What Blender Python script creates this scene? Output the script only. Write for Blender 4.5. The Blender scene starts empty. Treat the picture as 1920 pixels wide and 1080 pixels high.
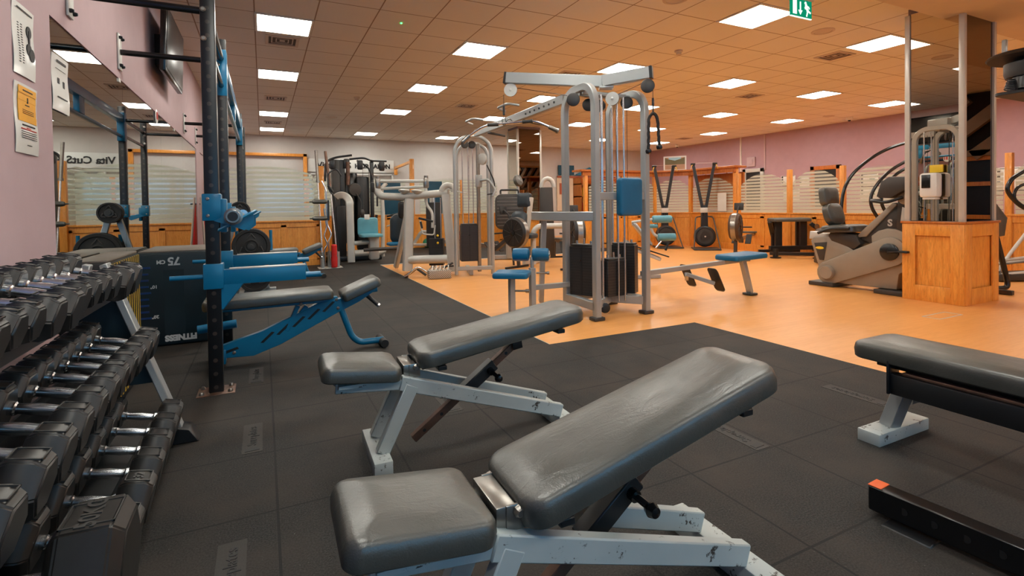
import bpy, bmesh, math, random
from mathutils import Vector, Matrix
random.seed(7)
C = bpy.context.scene.collection
V = Vector
PI = math.pi

# ------------------------------------------------------------------ camera
EYE, CEIL = 1.0913, 3.1975
F, CY, YAW, PITCH, ROLL = 958.66, 404.45, .4535, .0186, -.0142
cam = bpy.data.cameras.new('camera'); cam.sensor_width = 36; cam.lens = 36*F/1920
cam.shift_y = (CY-540)/1920; cam.clip_start = .05
co = bpy.data.objects.new('camera', cam); C.objects.link(co)
r_ = V((math.cos(YAW), -math.sin(YAW), 0))
f_ = V((math.sin(YAW)*math.cos(PITCH), math.cos(YAW)*math.cos(PITCH), -math.sin(PITCH)))
u_ = r_.cross(f_)
R_ = r_*math.cos(ROLL)+u_*math.sin(ROLL); U_ = -r_*math.sin(ROLL)+u_*math.cos(ROLL)
m = Matrix((R_, U_, -f_)).transposed().to_4x4(); m.translation = V((0, 0, EYE))
co.matrix_world = m
bpy.context.scene.camera = co

# ------------------------------------------------------------------ materials
def lin(c):
    c = [x/255. for x in c]
    return tuple((x/12.92 if x <= .04045 else ((x+.055)/1.055)**2.4) for x in c)+(1,)
class NT:
    def __init__(s, name):
        s.m = bpy.data.materials.new(name); s.m.use_nodes = True
        s.n = s.m.node_tree.nodes; s.l = s.m.node_tree.links; s.b = s.n['Principled BSDF']; s.out = s.n['Material Output']
    def add(s, t, **k):
        n = s.n.new(t)
        for a, v in k.items():
            if a.startswith('i_'):
                n.inputs[a[2:].replace('_', ' ')].default_value = v
            else: setattr(n, a, v)
        return n
    def link(s, a, b): s.l.new(a, b)
    def math(s, op, a, b=None, clamp=False):
        n = s.n.new('ShaderNodeMath'); n.operation = op; n.use_clamp = clamp
        for i, v in enumerate((a, b)):
            if v is None: continue
            if isinstance(v, (int, float)): n.inputs[i].default_value = v
            else: s.link(v, n.inputs[i])
        return n.outputs[0]
    def coords(s, kind='Object'):
        return s.n.new('ShaderNodeTexCoord').outputs[kind]
    def sep(s, v):
        n = s.n.new('ShaderNodeSeparateXYZ'); s.link(v, n.inputs[0]); return n.outputs
    def mix(s, fac, a, b):
        n = s.n.new('ShaderNodeMix'); n.data_type = 'RGBA'
        if isinstance(fac, (int, float)): n.inputs[0].default_value = fac
        else: s.link(fac, n.inputs[0])
        for i, v in ((6, a), (7, b)):
            if isinstance(v, tuple): n.inputs[i].default_value = v
            else: s.link(v, n.inputs[i])
        return n.outputs[2]
    def noise(s, scale, detail=3, co=None, rough=.5, dist=0):
        n = s.add('ShaderNodeTexNoise'); n.inputs['Scale'].default_value = scale; n.inputs['Detail'].default_value = detail
        n.inputs['Roughness'].default_value = rough; n.inputs['Distortion'].default_value = dist
        s.link(co or s.coords(), n.inputs['Vector']); return n.outputs[0]
    def ramp(s, v, a, b):
        n = s.n.new('ShaderNodeMapRange'); s.link(v, n.inputs[0]); n.inputs[1].default_value = a; n.inputs[2].default_value = b
        return n.outputs[0]
    def bump(s, h, strength=.2, dist=.01):
        n = s.n.new('ShaderNodeBump'); n.inputs['Strength'].default_value = strength; n.inputs['Distance'].default_value = dist
        s.link(h, n.inputs['Height']); s.link(n.outputs[0], s.b.inputs['Normal'])
M = {}
def mat(name, col, rough=.5, metal=0., var=.12, vs=6., bump=0., bs=150., spec=.5, coat=0.):
    t = NT(name); c = lin(col)
    nz = t.noise(vs, 4)
    d = tuple(x*(1-var) for x in c[:3])+(1,); e = tuple(min(1, x*(1+var*.6)) for x in c[:3])+(1,)
    t.link(t.mix(t.ramp(nz, .3, .7), d, e), t.b.inputs['Base Color'])
    t.b.inputs['Roughness'].default_value = rough; t.b.inputs['Metallic'].default_value = metal
    t.b.inputs['Specular IOR Level'].default_value = spec
    if coat: t.b.inputs['Coat Weight'].default_value = coat; t.b.inputs['Coat Roughness'].default_value = .15
    if bump: t.bump(t.noise(bs, 2), bump, .002)
    M[name] = t.m
    return t
mat('black_steel', (22, 24, 27), .38, .0, .2, spec=.6)
mat('black_gloss', (14, 15, 17), .22, .0, .2, spec=.6)
mat('black_plastic', (30, 30, 31), .45, 0, .2)
mat('dark_grey', (62, 60, 58), .45, .1, .15)
mat('weight_grey', (46, 44, 42), .36, .35, .2, vs=18, spec=.7)
mat('blue_paint', (2, 112, 154), .33, .0, .12, coat=.3)
mat('silver_paint', (168, 172, 172), .33, .35, .05)
mat('silver_light', (200, 200, 194), .38, .15, .05)
mat('brushed_steel', (150, 146, 140), .3, .9, .1, vs=30)
mat('chrome', (220, 222, 225), .22, 1., .04)
mat('teal_vinyl', (6, 100, 140), .42, 0, .1, bump=.12, bs=400, spec=.5)
mat('pale_teal_vinyl', (96, 160, 176), .42, 0, .1, bump=.1, bs=400)
mat('black_vinyl', (52, 54, 52), .4, 0, .14, bump=.3, bs=240, spec=.9)
mat('grey_vinyl', (40, 52, 60), .4, 0, .1, bump=.1, bs=300)
mat('rubber_black', (26, 26, 27), .62, 0, .2, bump=.2, bs=200)
mat('rubber_logo', (54, 51, 48), .75, 0, .2, vs=300)
mat('box_vinyl', (14, 36, 44), .5, 0, .2, bump=.15, bs=120)
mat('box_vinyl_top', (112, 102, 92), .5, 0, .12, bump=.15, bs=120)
mat('box_stripe_blue', (12, 52, 105), .5)
mat('print_white', (215, 218, 216), .5, 0, .04)
mat('print_black', (25, 25, 28), .6)
mat('print_green', (60, 120, 100), .6)
mat('print_red', (200, 60, 50), .6)
mat('paper', (225, 226, 220), .35, 0, .04, coat=.6)
mat('paper_yellow', (245, 175, 30), .5, 0, .05)
mat('yellow', (240, 200, 40), .5)
mat('pink_wall', (192, 168, 172), .85, 0, .04, bump=.15, bs=90)
mat('purple_wall', (178, 146, 154), .85, 0, .04, bump=.1, bs=90)
mat('violet_edge', (95, 100, 150), .85, 0, .05)
mat('grey_wall', (200, 197, 194), .85, 0, .03, bump=.1, bs=90)
mat('cream_wall', (212, 196, 172), .85, 0, .03)
mat('lilac_wall', (136, 122, 128), .8, 0, .03)
mat('white_plastic', (225, 222, 214), .4, 0, .03)
mat('grille_white', (205, 190, 175), .5, 0, .03)
mat('grille_dark', (70, 50, 35), .6, 0, .1)
mat('bike_beige', (150, 138, 122), .38, .15, .06)
mat('bike_dark', (58, 54, 50), .42, .0, .1)
mat('board_teal', (6, 72, 96), .6, 0, .1)
mat('red_foam', (205, 34, 30), .6, 0, .08)
mat('orange_tape', (225, 96, 40), .5, 0, .08)
mat('ball_green', (30, 135, 105), .45)
mat('ball_purple', (110, 75, 120), .45)
mat('rope_dark', (48, 46, 46), .8, 0, .3, vs=60, bump=.5, bs=80)
mat('rust_steel', (120, 92, 78), .4, .6, .35, vs=14)
mat('dark_window', (24, 20, 20), .3, 0, .2)
mat('beam_beige', (150, 128, 104), .7, 0, .1)
mat('alu_trim', (200, 195, 184), .35, .1, .05)
mat('dark_roof', (38, 32, 30), .8)
mat('terracotta', (170, 90, 60), .7)
mat('sky_blue', (150, 190, 205), .6)
mat('hill_green', (105, 100, 72), .7)
mat('sand', (176, 140, 112), .7)

def leather(name, c1, c2, rough):
    t = NT(name); co = t.coords(); mp = t.add('ShaderNodeMapping'); t.link(co, mp.inputs[0]); mp.inputs['Scale'].default_value = (1, 2.5, 1)
    t.link(t.mix(t.ramp(t.noise(5, 5, co), .3, .7), lin(c1), lin(c2)), t.b.inputs['Base Color'])
    t.b.inputs['Specular IOR Level'].default_value = .9
    t.link(t.math('ADD', rough, t.math('MULTIPLY', t.ramp(t.noise(9, 4, co), .35, .7), .1)), t.b.inputs['Roughness'])
    h = t.math('ADD', t.math('MULTIPLY', t.noise(260, 2, co), .16), t.math('MULTIPLY', t.noise(13, 5, mp.outputs[0], .62, 1.2), .8))
    t.bump(h, .35, .006); M[name] = t.m
leather('black_vinyl', (60, 61, 56), (76, 75, 68), .32)
# worn white paint with dark chips
def worn():
    t = NT('worn_paint')
    base = t.mix(t.noise(5, 3), lin((158, 170, 170)), lin((192, 197, 192)))
    ch = t.ramp(t.noise(30, 5, rough=.7), .57, .6)
    ch2 = t.ramp(t.noise(8, 5, rough=.75), .53, .58)
    k = t.math('MULTIPLY', ch, ch2)
    t.link(t.mix(k, base, lin((60, 52, 44))), t.b.inputs['Base Color'])
    t.b.inputs['Roughness'].default_value = .42
    M['worn_paint'] = t.m
worn()
def oak(name, c1, c2, axis='Z'):
    t = NT(name)
    mp = t.add('ShaderNodeMapping'); t.link(t.coords(), mp.inputs[0])
    s = {'Z': (9, 9, .9), 'X': (.9, 9, 9), 'Y': (9, .9, 9)}[axis]; mp.inputs['Scale'].default_value = s
    n1 = t.noise(3, 6, mp.outputs[0], .6, 1.4)
    n2 = t.noise(14, 4, mp.outputs[0], .6, .6)
    a = t.mix(t.ramp(n1, .35, .65), lin(c1), lin(c2))
    b = t.mix(t.math('MULTIPLY', t.ramp(n2, .52, .72), .45), a, lin(tuple(x*.6 for x in c1)))
    t.link(b, t.b.inputs['Base Color']); t.b.inputs['Roughness'].default_value = .38
    t.b.inputs['Coat Weight'].default_value = .25
    M[name] = t.m
oak('oak', (222, 140, 50), (240, 166, 74))
oak('oak_dark', (172, 94, 30), (200, 118, 44))
def emit(name, col, s):
    t = NT(name); e = t.add('ShaderNodeEmission'); e.inputs[0].default_value = lin(col); e.inputs[1].default_value = s
    t.link(e.outputs[0], t.out.inputs[0]); M[name] = t.m
emit('panel_light', (252, 249, 238), 10.0)
emit('green_led', (60, 255, 90), 3)
emit('window_fill', (105, 185, 235), 1.2)  # cool glow for the added, unseen window behind the camera
emit('sign_green', (10, 130, 95), .42)
emit('exit_glow', (225, 245, 230), .55)
def mirror(name, col, rough=.01):
    t = NT(name); t.b.inputs['Base Color'].default_value = lin(col); t.b.inputs['Metallic'].default_value = 1; t.b.inputs['Roughness'].default_value = rough
    M[name] = t.m
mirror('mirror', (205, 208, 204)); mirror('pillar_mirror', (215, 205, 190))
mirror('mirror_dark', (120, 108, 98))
# frosted glass: etched bands under an arch, clear elsewhere
def frosted(name, w, zarch, rise, pitch=.082, white=.5):
    t = NT(name); x, y, z = t.sep(t.coords())
    xn = t.math('DIVIDE', x, w/2)
    arch = t.math('SUBTRACT', zarch, t.math('MULTIPLY', t.math('MULTIPLY', xn, xn), rise))
    inside = t.math('LESS_THAN', z, arch)
    fr = t.math('FRACT', t.math('DIVIDE', z, pitch))
    thr = t.math('SUBTRACT', .84, t.math('MULTIPLY', z, .38))
    band = t.math('MULTIPLY', t.math('LESS_THAN', fr, thr), inside)
    fac = t.math('ADD', t.math('MULTIPLY', band, .62), t.math('MULTIPLY', inside, .1))
    tr = t.add('ShaderNodeBsdfTransparent'); tr.inputs[0].default_value = (.96, .98, .97, 1)
    gl = t.add('ShaderNodeBsdfGlossy'); gl.inputs[0].default_value = (.9, .9, .9, 1); gl.inputs['Roughness'].default_value = .04
    m1 = t.add('ShaderNodeMixShader'); m1.inputs[0].default_value = .05; t.link(tr.outputs[0], m1.inputs[1]); t.link(gl.outputs[0], m1.inputs[2])
    df = t.add('ShaderNodeBsdfDiffuse'); df.inputs[0].default_value = lin((226, 230, 216))
    tl = t.add('ShaderNodeBsdfTranslucent'); tl.inputs[0].default_value = lin((226, 230, 216))
    m2 = t.add('ShaderNodeMixShader'); m2.inputs[0].default_value = .45; t.link(df.outputs[0], m2.inputs[1]); t.link(tl.outputs[0], m2.inputs[2])
    m3 = t.add('ShaderNodeMixShader'); t.link(fac, m3.inputs[0]); t.link(m1.outputs[0], m3.inputs[1]); t.link(m2.outputs[0], m3.inputs[2])
    t.link(m3.outputs[0], t.out.inputs[0]); M[name] = t.m
frosted('frost_left', 2.0, 1.02, .14, .088)
frosted('frost_back', 2.6, .95, .15, .088)
frosted('frost_right', 1.3, .86, .26, .072)
def ceiling_mat():
    t = NT('ceiling_tiles'); x, y, z = t.sep(t.coords())
    def edge(v, off):
        f = t.math('FRACT', t.math('DIVIDE', t.math('SUBTRACT', v, off), .6))
        return t.math('LESS_THAN', t.math('ABSOLUTE', t.math('SUBTRACT', t.math('ABSOLUTE', t.math('SUBTRACT', f, .5)), .5)), .011), f
    ex, fx = edge(x, -.036); ey, fy = edge(y, 5.515-.6*20)
    k = t.math('MAXIMUM', ex, ey)
    base = t.mix(t.noise(1.2, 2), lin((228, 224, 216)), lin((234, 230, 222)))
    t.link(t.mix(k, base, lin((160, 140, 120))), t.b.inputs['Base Color'])
    t.b.inputs['Roughness'].default_value = .9; t.b.inputs['Specular IOR Level'].default_value = .2
    t.bump(t.math('SUBTRACT', 1, k), .5, .004)
    M['ceiling_tiles'] = t.m
ceiling_mat()
def rubber_mat():
    t = NT('rubber_tiles'); co = t.coords(); x, y, z = t.sep(co)
    def edge(v, off, w=.009):
        f = t.math('FRACT', t.math('DIVIDE', t.math('SUBTRACT', v, off), .5))
        d = t.math('SUBTRACT', .5, t.math('ABSOLUTE', t.math('SUBTRACT', f, .5)))
        return t.math('LESS_THAN', d, w)
    k = t.math('MAXIMUM', edge(x, .0266-3), edge(y, 3.522-10))
    sp = t.noise(170, 2, co, .75); sp2 = t.noise(120, 2, co, .7); big = t.noise(2.2, 5, co, .6)
    c = t.mix(t.ramp(sp, .38, .68), lin((7, 7, 7)), lin((54, 52, 49)))
    c = t.mix(t.ramp(big, .42, .72), c, lin((52, 45, 39)))
    c = t.mix(t.math('MULTIPLY', t.ramp(sp2, .74, .78), .5), c, lin((150, 150, 150)))
    c = t.mix(k, c, lin((12, 12, 12)))
    t.link(c, t.b.inputs['Base Color']); t.b.inputs['Roughness'].default_value = .72; t.b.inputs['Specular IOR Level'].default_value = .35
    h = t.math('ADD', t.math('MULTIPLY', sp2, .25), t.math('MULTIPLY', k, -1.))
    t.bump(h, .7, .004); M['rubber_tiles'] = t.m
rubber_mat()
def holes_mat(name, base, pitch, r, axis='Z'):
    t = NT(name); co = t.coords(); xyz = t.sep(co)
    geo = t.add('ShaderNodeNewGeometry'); tc = t.sep(t.coords('Normal'))
    z = xyz[2]; dz = t.math('MULTIPLY', t.math('SUBTRACT', t.math('FRACT', t.math('DIVIDE', z, pitch)), .5), pitch)
    def disc(u, n):
        d2 = t.math('ADD', t.math('MULTIPLY', u, u), t.math('MULTIPLY', dz, dz))
        return t.math('MULTIPLY', t.math('LESS_THAN', d2, r*r), t.math('GREATER_THAN', t.math('ABSOLUTE', n), .7))
    k = t.math('MAXIMUM', disc(xyz[1], tc[0]), disc(xyz[0], tc[1]))
    t.link(t.mix(k, lin(base), lin((64, 56, 52))), t.b.inputs['Base Color']); t.b.inputs['Roughness'].default_value = .35
    t.bump(t.math('SUBTRACT', 1, k), .6, .01); M[name] = t.m
holes_mat('rig_steel', (20, 22, 25), .08, .012)
def wood_floor():
    t = NT('wood_floor'); co = t.coords()
    mp = t.add('ShaderNodeMapping'); t.link(co, mp.inputs[0]); mp.inputs['Scale'].default_value = (1, 6, 1)
    br = t.add('ShaderNodeTexBrick'); br.offset = .37; t.link(co, br.inputs['Vector'])
    br.inputs['Color1'].default_value = lin((226, 158, 88)); br.inputs['Color2'].default_value = lin((232, 166, 96)); br.inputs['Mortar'].default_value = lin((220, 150, 78))
    br.inputs['Scale'].default_value = 1; br.inputs['Mortar Size'].default_value = .0015; br.inputs['Brick Width'].default_value = 1.2; br.inputs['Row Height'].default_value = .09
    n = t.noise(6, 5, mp.outputs[0], .6, .4)
    t.link(t.mix(t.math('MULTIPLY', t.ramp(n, .45, .8), .5), br.outputs[0], lin((208, 134, 62))), t.b.inputs['Base Color'])
    t.b.inputs['Roughness'].default_value = .34; t.b.inputs['Specular IOR Level'].default_value = .45
    M['wood_floor'] = t.m
wood_floor()
def hazard():
    t = NT('hazard_stripes'); x, y, z = t.sep(t.coords())
    f = t.math('FRACT', t.math('DIVIDE', t.math('ADD', y, t.math('MULTIPLY', z, .0)), .055))
    t.link(t.mix(t.math('LESS_THAN', f, .4), lin((20, 22, 22)), lin((200, 165, 40))), t.b.inputs['Base Color']); M['hazard_stripes'] = t.m
hazard()
def plates(name, pitch):
    t = NT(name); x, y, z = t.sep(t.coords())
    f = t.math('FRACT', t.math('DIVIDE', z, pitch)); k = t.math('LESS_THAN', f, .13)
    t.link(t.mix(k, lin((52, 50, 50)), lin((14, 14, 14))), t.b.inputs['Base Color'])
    t.b.inputs['Roughness'].default_value = .38; t.b.inputs['Metallic'].default_value = .2
    t.bump(t.math('SUBTRACT', 1, k), .6, .003); M[name] = t.m
plates('plate_stack', .028)
def basket():
    t = NT('basket_weave'); ck = t.add('ShaderNodeTexChecker'); t.link(t.coords(), ck.inputs[0]); ck.inputs['Scale'].default_value = 70
    ck.inputs[1].default_value = lin((205, 195, 180)); ck.inputs[2].default_value = lin((50, 46, 44)); t.link(ck.outputs[0], t.b.inputs['Base Color']); M['basket_weave'] = t.m
basket()

# ------------------------------------------------------------------ mesh building
def frame(d, up=None):
    d = d.normalized(); up = V(up) if up is not None else V((0, 0, 1))
    if abs(d.dot(up.normalized())) > .98: up = V((0, 1, 0)) if abs(d.y) < .9 else V((1, 0, 0))
    x = up.cross(d).normalized(); y = d.cross(x).normalized()
    return x, y, d
class MB:
    def __init__(s): s.bm = bmesh.new(); s.o = V((0, 0, 0))
    def _add(s, verts, faces):
        vs = [s.bm.verts.new(v) for v in verts]
        for f in faces:
            try: s.bm.faces.new([vs[i] for i in f])
            except ValueError: pass
        return s
    def merge(s, bm2, mtx=None):
        mp = {}
        for v in bm2.verts: mp[v] = s.bm.verts.new((mtx @ v.co) if mtx else v.co)
        for f in bm2.faces:
            try: s.bm.faces.new([mp[v] for v in f.verts])
            except ValueError: pass
        bm2.free(); return s
    def box(s, c, d, bev=0., rot=None, seg=2):
        b = bmesh.new(); bmesh.ops.create_cube(b, size=1)
        for v in b.verts: v.co = V((v.co.x*d[0], v.co.y*d[1], v.co.z*d[2]))
        if bev > 0: bmesh.ops.bevel(b, geom=b.edges[:], offset=min(bev, min(d)*.49), segments=seg, profile=.5, affect='EDGES')
        mt = Matrix.Translation(V(c))
        if rot is not None: mt = mt @ rot
        return s.merge(b, mt)
    def span(s, a, b, bev=0.):   # box from corner a to corner b
        a, b = V(a), V(b); return s.box((a+b)/2, [abs(x) for x in (b-a)], bev)
    def bar(s, p0, p1, w, h, bev=.004, up=None):
        p0, p1 = V(p0), V(p1); x, y, z = frame(p1-p0, up)
        rot = Matrix((x, y, z)).transposed().to_4x4()
        return s.box((p0+p1)/2, (w, h, (p1-p0).length), bev, rot, 1)
    def ring(s, c, x, y, r, n): return [c+x*math.cos(2*PI*i/n)*r+y*math.sin(2*PI*i/n)*r for i in range(n)]
    def tube(s, pts, r, n=12, cap=True, rr=None):
        pts = [V(p) for p in pts]; N = len(pts); rings = []
        t0 = (pts[1]-pts[0]).normalized(); x, y, _ = frame(t0)
        prev = t0
        for i, p in enumerate(pts):
            if i == 0: t = t0
            elif i == N-1: t = (pts[-1]-pts[-2]).normalized()
            else: t = ((pts[i]-pts[i-1]).normalized()+(pts[i+1]-pts[i]).normalized()).normalized()
            q = prev.rotation_difference(t); x = q @ x; y = q @ y; prev = t
            k = rr[i] if rr else r
            rings.append(s.ring(p, x, y, k, n))
        vs = [v for rg in rings for v in rg]; fs = []
        for i in range(N-1):
            for j in range(n): fs.append((i*n+j, i*n+(j+1) % n, (i+1)*n+(j+1) % n, (i+1)*n+j))
        if cap: fs.append(tuple(range(n))[::-1]); fs.append(tuple((N-1)*n+j for j in range(n)))
        return s._add(vs, fs)
    def cyl(s, p0, p1, r, r2=None, n=20): return s.tube([p0, p1], r, n, True, [r, r if r2 is None else r2])
    def rail(s, pts, w, h, up=(0, 1, 0)):   # rectangular tube swept along a path that keeps 'up' as its side axis
        pts = [V(p) for p in pts]; N = len(pts); up = V(up).normalized(); vs = []; fs = []
        for i, p in enumerate(pts):
            if i == 0: t = pts[1]-pts[0]; k = 1
            elif i == N-1: t = pts[-1]-pts[-2]; k = 1
            else:
                a = (pts[i]-pts[i-1]).normalized(); b = (pts[i+1]-pts[i]).normalized(); t = a+b; k = 1/max(.5, math.cos(a.angle(b)/2))
            t = t.normalized(); nrm = up.cross(t).normalized()
            c = .12*min(w, h)
            for (a_, b_) in ((-w/2+c, -h/2), (w/2-c, -h/2), (w/2, -h/2+c), (w/2, h/2-c), (w/2-c, h/2), (-w/2+c, h/2), (-w/2, h/2-c), (-w/2, -h/2+c)):
                vs.append(p+up*a_+nrm*b_*k)
        for i in range(N-1):
            for j in range(8): fs.append((i*8+j, i*8+(j+1) % 8, (i+1)*8+(j+1) % 8, (i+1)*8+j))
        fs.append(tuple(range(8))[::-1]); fs.append(tuple((N-1)*8+j for j in range(8)))
        return s._add(vs, fs)
    def lathe(s, prof, c, axis=(0, 0, 1), n=28):
        c = V(c); x, y, z = frame(V(axis)); vs = []; fs = []
        for (r, h) in prof: vs += s.ring(c+z*h, x, y, max(r, 1e-4), n)
        for i in range(len(prof)-1):
            for j in range(n): fs.append((i*n+j, i*n+(j+1) % n, (i+1)*n+(j+1) % n, (i+1)*n+j))
        fs.append(tuple(range(n))[::-1]); fs.append(tuple((len(prof)-1)*n+j for j in range(n)))
        return s._add(vs, fs)
    def prism(s, poly, a, b, bev=0., seg=2, mtx=None):
        # poly: list of (u,v); extruded along local z from a to b ; mtx places it
        bm = bmesh.new(); n = len(poly)
        v0 = [bm.verts.new((u, v, a)) for u, v in poly]; v1 = [bm.verts.new((u, v, b)) for u, v in poly]
        bm.faces.new(v0[::-1]); bm.faces.new(v1)
        for i in range(n): bm.faces.new((v0[i], v0[(i+1) % n], v1[(i+1) % n], v1[i]))
        bmesh.ops.recalc_face_normals(bm, faces=bm.faces[:])
        if bev > 0:
            bm.normal_update()
            ed = [e for e in bm.edges if len(e.link_faces) == 2 and e.calc_face_angle(0) > .7]
            bmesh.ops.bevel(bm, geom=ed, offset=bev, segments=seg, profile=.5, affect='EDGES')
        return s.merge(bm, mtx)
    def bolt(s, p, d, r=.012, h=.008):
        p, d = V(p), V(d).normalized(); return s.lathe([(r, 0), (r, h*.5), (r*.6, h)], p, d, 8)
XZ = Matrix(((1, 0, 0, 0), (0, 0, -1, 0), (0, 1, 0, 0), (0, 0, 0, 1)))      # (u,v,w)->(u,-w,v)
YZ = Matrix(((0, 0, 1, 0), (1, 0, 0, 0), (0, 1, 0, 0), (0, 0, 0, 1)))       # (u,v,w)->(w,u,v)
def rrect(w, h, r, n=5):
    out = []
    for cx, cy, a0 in ((w/2-r, h/2-r, 0), (-w/2+r, h/2-r, 90), (-w/2+r, -h/2+r, 180), (w/2-r, -h/2+r, 270)):
        for i in range(n+1):
            a = math.radians(a0+90*i/n); out.append((cx+r*math.cos(a), cy+r*math.sin(a)))
    return out
def bend(pts, r=.1, n=6):
    pts = [V(p) for p in pts]; out = [pts[0]]
    for i in range(1, len(pts)-1):
        a, b, c = pts[i-1], pts[i], pts[i+1]; k = min(r, (a-b).length*.48, (c-b).length*.48)
        p, q = b+(a-b).normalized()*k, b+(c-b).normalized()*k
        for j in range(n+1):
            t = j/n; out.append(p*(1-t)**2+b*2*t*(1-t)+q*t*t)
    return out+[pts[-1]]
def finish(mb, name, m, smooth=True, rel=None):
    bm = mb.bm
    bmesh.ops.recalc_face_normals(bm, faces=bm.faces[:]); bm.normal_update()
    if rel is not None: bmesh.ops.translate(bm, verts=bm.verts[:], vec=-rel)
    for e in bm.edges: e.smooth = not (len(e.link_faces) == 2 and e.calc_face_angle(0) > .62)
    for f in bm.faces: f.smooth = smooth
    me = bpy.data.meshes.new(name); bm.to_mesh(me); bm.free(); me.materials.append(M[m] if isinstance(m, str) else m)
    return me
def obj(name, mb, m, parent=None, loc=None, label=None):
    """mb in the parent's local coordinates (or world coordinates when the thing was made with world=True)"""
    rel = None
    root = parent
    if parent is not None:
        off = V(root.location)
        while root.parent: root = root.parent; off = off+V(root.location)
        if root.get('_w'): rel = off
        # sub-parts sit at the origin of their part
    elif loc is not None: rel = V(loc)
    o = bpy.data.objects.new(name, finish(mb, name, m, rel=rel)); C.objects.link(o)
    if parent is not None: o.parent = parent
    elif loc is not None: o.location = loc
    if label: o['label'] = label
    return o
def bolts(parent, L, m='brushed_steel'):
    for p, d, r, h in L: obj('bolt', MB().bolt(p, d, r, h), m, parent)
def tag(o, label, cat, group=None, kind=None):
    o['label'] = label; o['category'] = cat
    if group: o['group'] = group
    if kind: o['kind'] = kind
    return o
def thing(name, label, cat, loc=(0, 0, 0), rotz=0, group=None, world=False):
    o = bpy.data.objects.new(name, None); C.objects.link(o); o.location = loc; o.rotation_euler = (0, 0, rotz); o.empty_display_size = .1
    if world: o['_w'] = 1
    return tag(o, label, cat, group)
def struct(name, mb, m, loc=None, kind='structure'):
    o = obj(name, mb, m, None, loc); o['kind'] = kind; return o
def dup(o, parent=None, **kw):
    c = o.copy(); C.objects.link(c); c.parent = parent
    for ch in list(o.children): dup(ch, c)
    for k, v in kw.items():
        if k in ('loc',): c.location = v
        elif k == 'rot': c.rotation_euler = v
        else: c[k] = v
    return c
def text_mb(s, size, depth=.002, bold=0., align='CENTER'):
    cu = bpy.data.curves.new('t', 'FONT'); cu.body = s; cu.size = size; cu.extrude = depth; cu.align_x = align; cu.align_y = 'CENTER'; cu.offset = bold
    cu.resolution_u = 3
    o = bpy.data.objects.new('t', cu); C.objects.link(o)
    dg = bpy.context.evaluated_depsgraph_get(); me = bpy.data.meshes.new_from_object(o.evaluated_get(dg))
    bm = bmesh.new(); bm.from_mesh(me); bpy.data.objects.remove(o); bpy.data.curves.remove(cu); bpy.data.meshes.remove(me)
    return bm
def place(o_, x, y, z):
    """matrix whose columns are the given axes and origin"""
    m = Matrix((V(x), V(y), V(z))).transposed().to_4x4(); m.translation = V(o_); return m
# ------------------------------------------------------------------ setting
XL, XR, YF, YN = -.93, 13.9, 16.0, -3.2
def plane(name, m, a, b): return struct(name, MB().span(a, b), m)
plane('floor', 'wood_floor', (XL-.3, YN, -.12), (XR+.2, YF+.1, 0))
# rubber tiling: an L with a step at x 2..3.5
mb = MB()
mb.prism([(XL, YN+.02), (3.5266, YN+.02), (3.5266, 3.46), (2.0, 3.46), (2.0, 9.85), (8.2, 9.85), (8.2, YF-.02), (XL, YF-.02)], 0, .006)
o = struct('floor', mb, 'rubber_tiles')
mb = MB().span((2.0, 9.835, 0), (6.5, 9.875, .009)); mb.span((1.995, 3.46, 0), (2.0, 9.85, .008))
struct('trim_1', mb, 'silver_light')
plane('ceiling', 'ceiling_tiles', (XL-.3, YN, CEIL), (XR+.2, YF+.1, CEIL+.12))
plane('wall_north', 'grey_wall', (XL-.3, YF, 0), (XR+.2, YF+.15, CEIL))
plane('wall_east', 'purple_wall', (XR, 1.5, 0), (XR+.15, YF, CEIL))
plane('wall_south', 'grey_wall', (XL-.3, YN-.15, 0), (XR+.2, YN, CEIL))
plane('wall_west', 'pink_wall', (XL-.25, YN, 0), (XL-.001, YF, CEIL))
# pink pier beside the mirror, wall above mirror stands a hair proud of it
mb = MB().span((XL-.05, 2.45, 0), (XL+.02, 3.22, CEIL)); struct('wall_west', mb, 'pink_wall')
mb = MB().span((XL-.05, -1.5, 0), (XL+.02, 2.45, CEIL)); struct('wall_west', mb, 'violet_edge')
# unseen window, added behind the camera to tint surfaces facing it cool
mb = MB()
for x in (-.2, 1.3, 2.8, 4.3): mb.span((x-.04, YN, .9), (x+.04, YN+.06, 2.4))
for z in (.9, 2.4): mb.span((-.24, YN, z-.04), (4.34, YN+.06, z+.04))
struct('window_added', mb, 'white_plastic'); plane('window_added', 'window_fill', (-.2, YN, .9), (4.3, YN+.012, 2.4))
mb = MB().span((XL-.05, 3.22, 2.06), (XL+.012, YF, CEIL)); struct('wall_west', mb, 'pink_wall')
mb = MB().span((XL-.05, 9.35, 0), (XL+.012, 9.9, 2.06)); struct('wall_west', mb, 'pink_wall')
t = thing('wall_mirror', 'long frameless mirror on the pink wall behind the blue and black rig', 'mirror', (XL, 6.2, 0), world=True)
for y0, y1 in ((3.235, 4.718), (4.722, 6.298), (6.302, 7.878), (7.882, 9.35)): obj('mirror_pane', MB().span((XL, y0, .3), (XL+.006, y1, 2.055)), 'mirror', t)
for y in (4.62, 7.2): obj('mirror_clip', MB().box((XL+.008, y, 2.05), (.012, .05, .03), .003), 'white_plastic', t)
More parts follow.
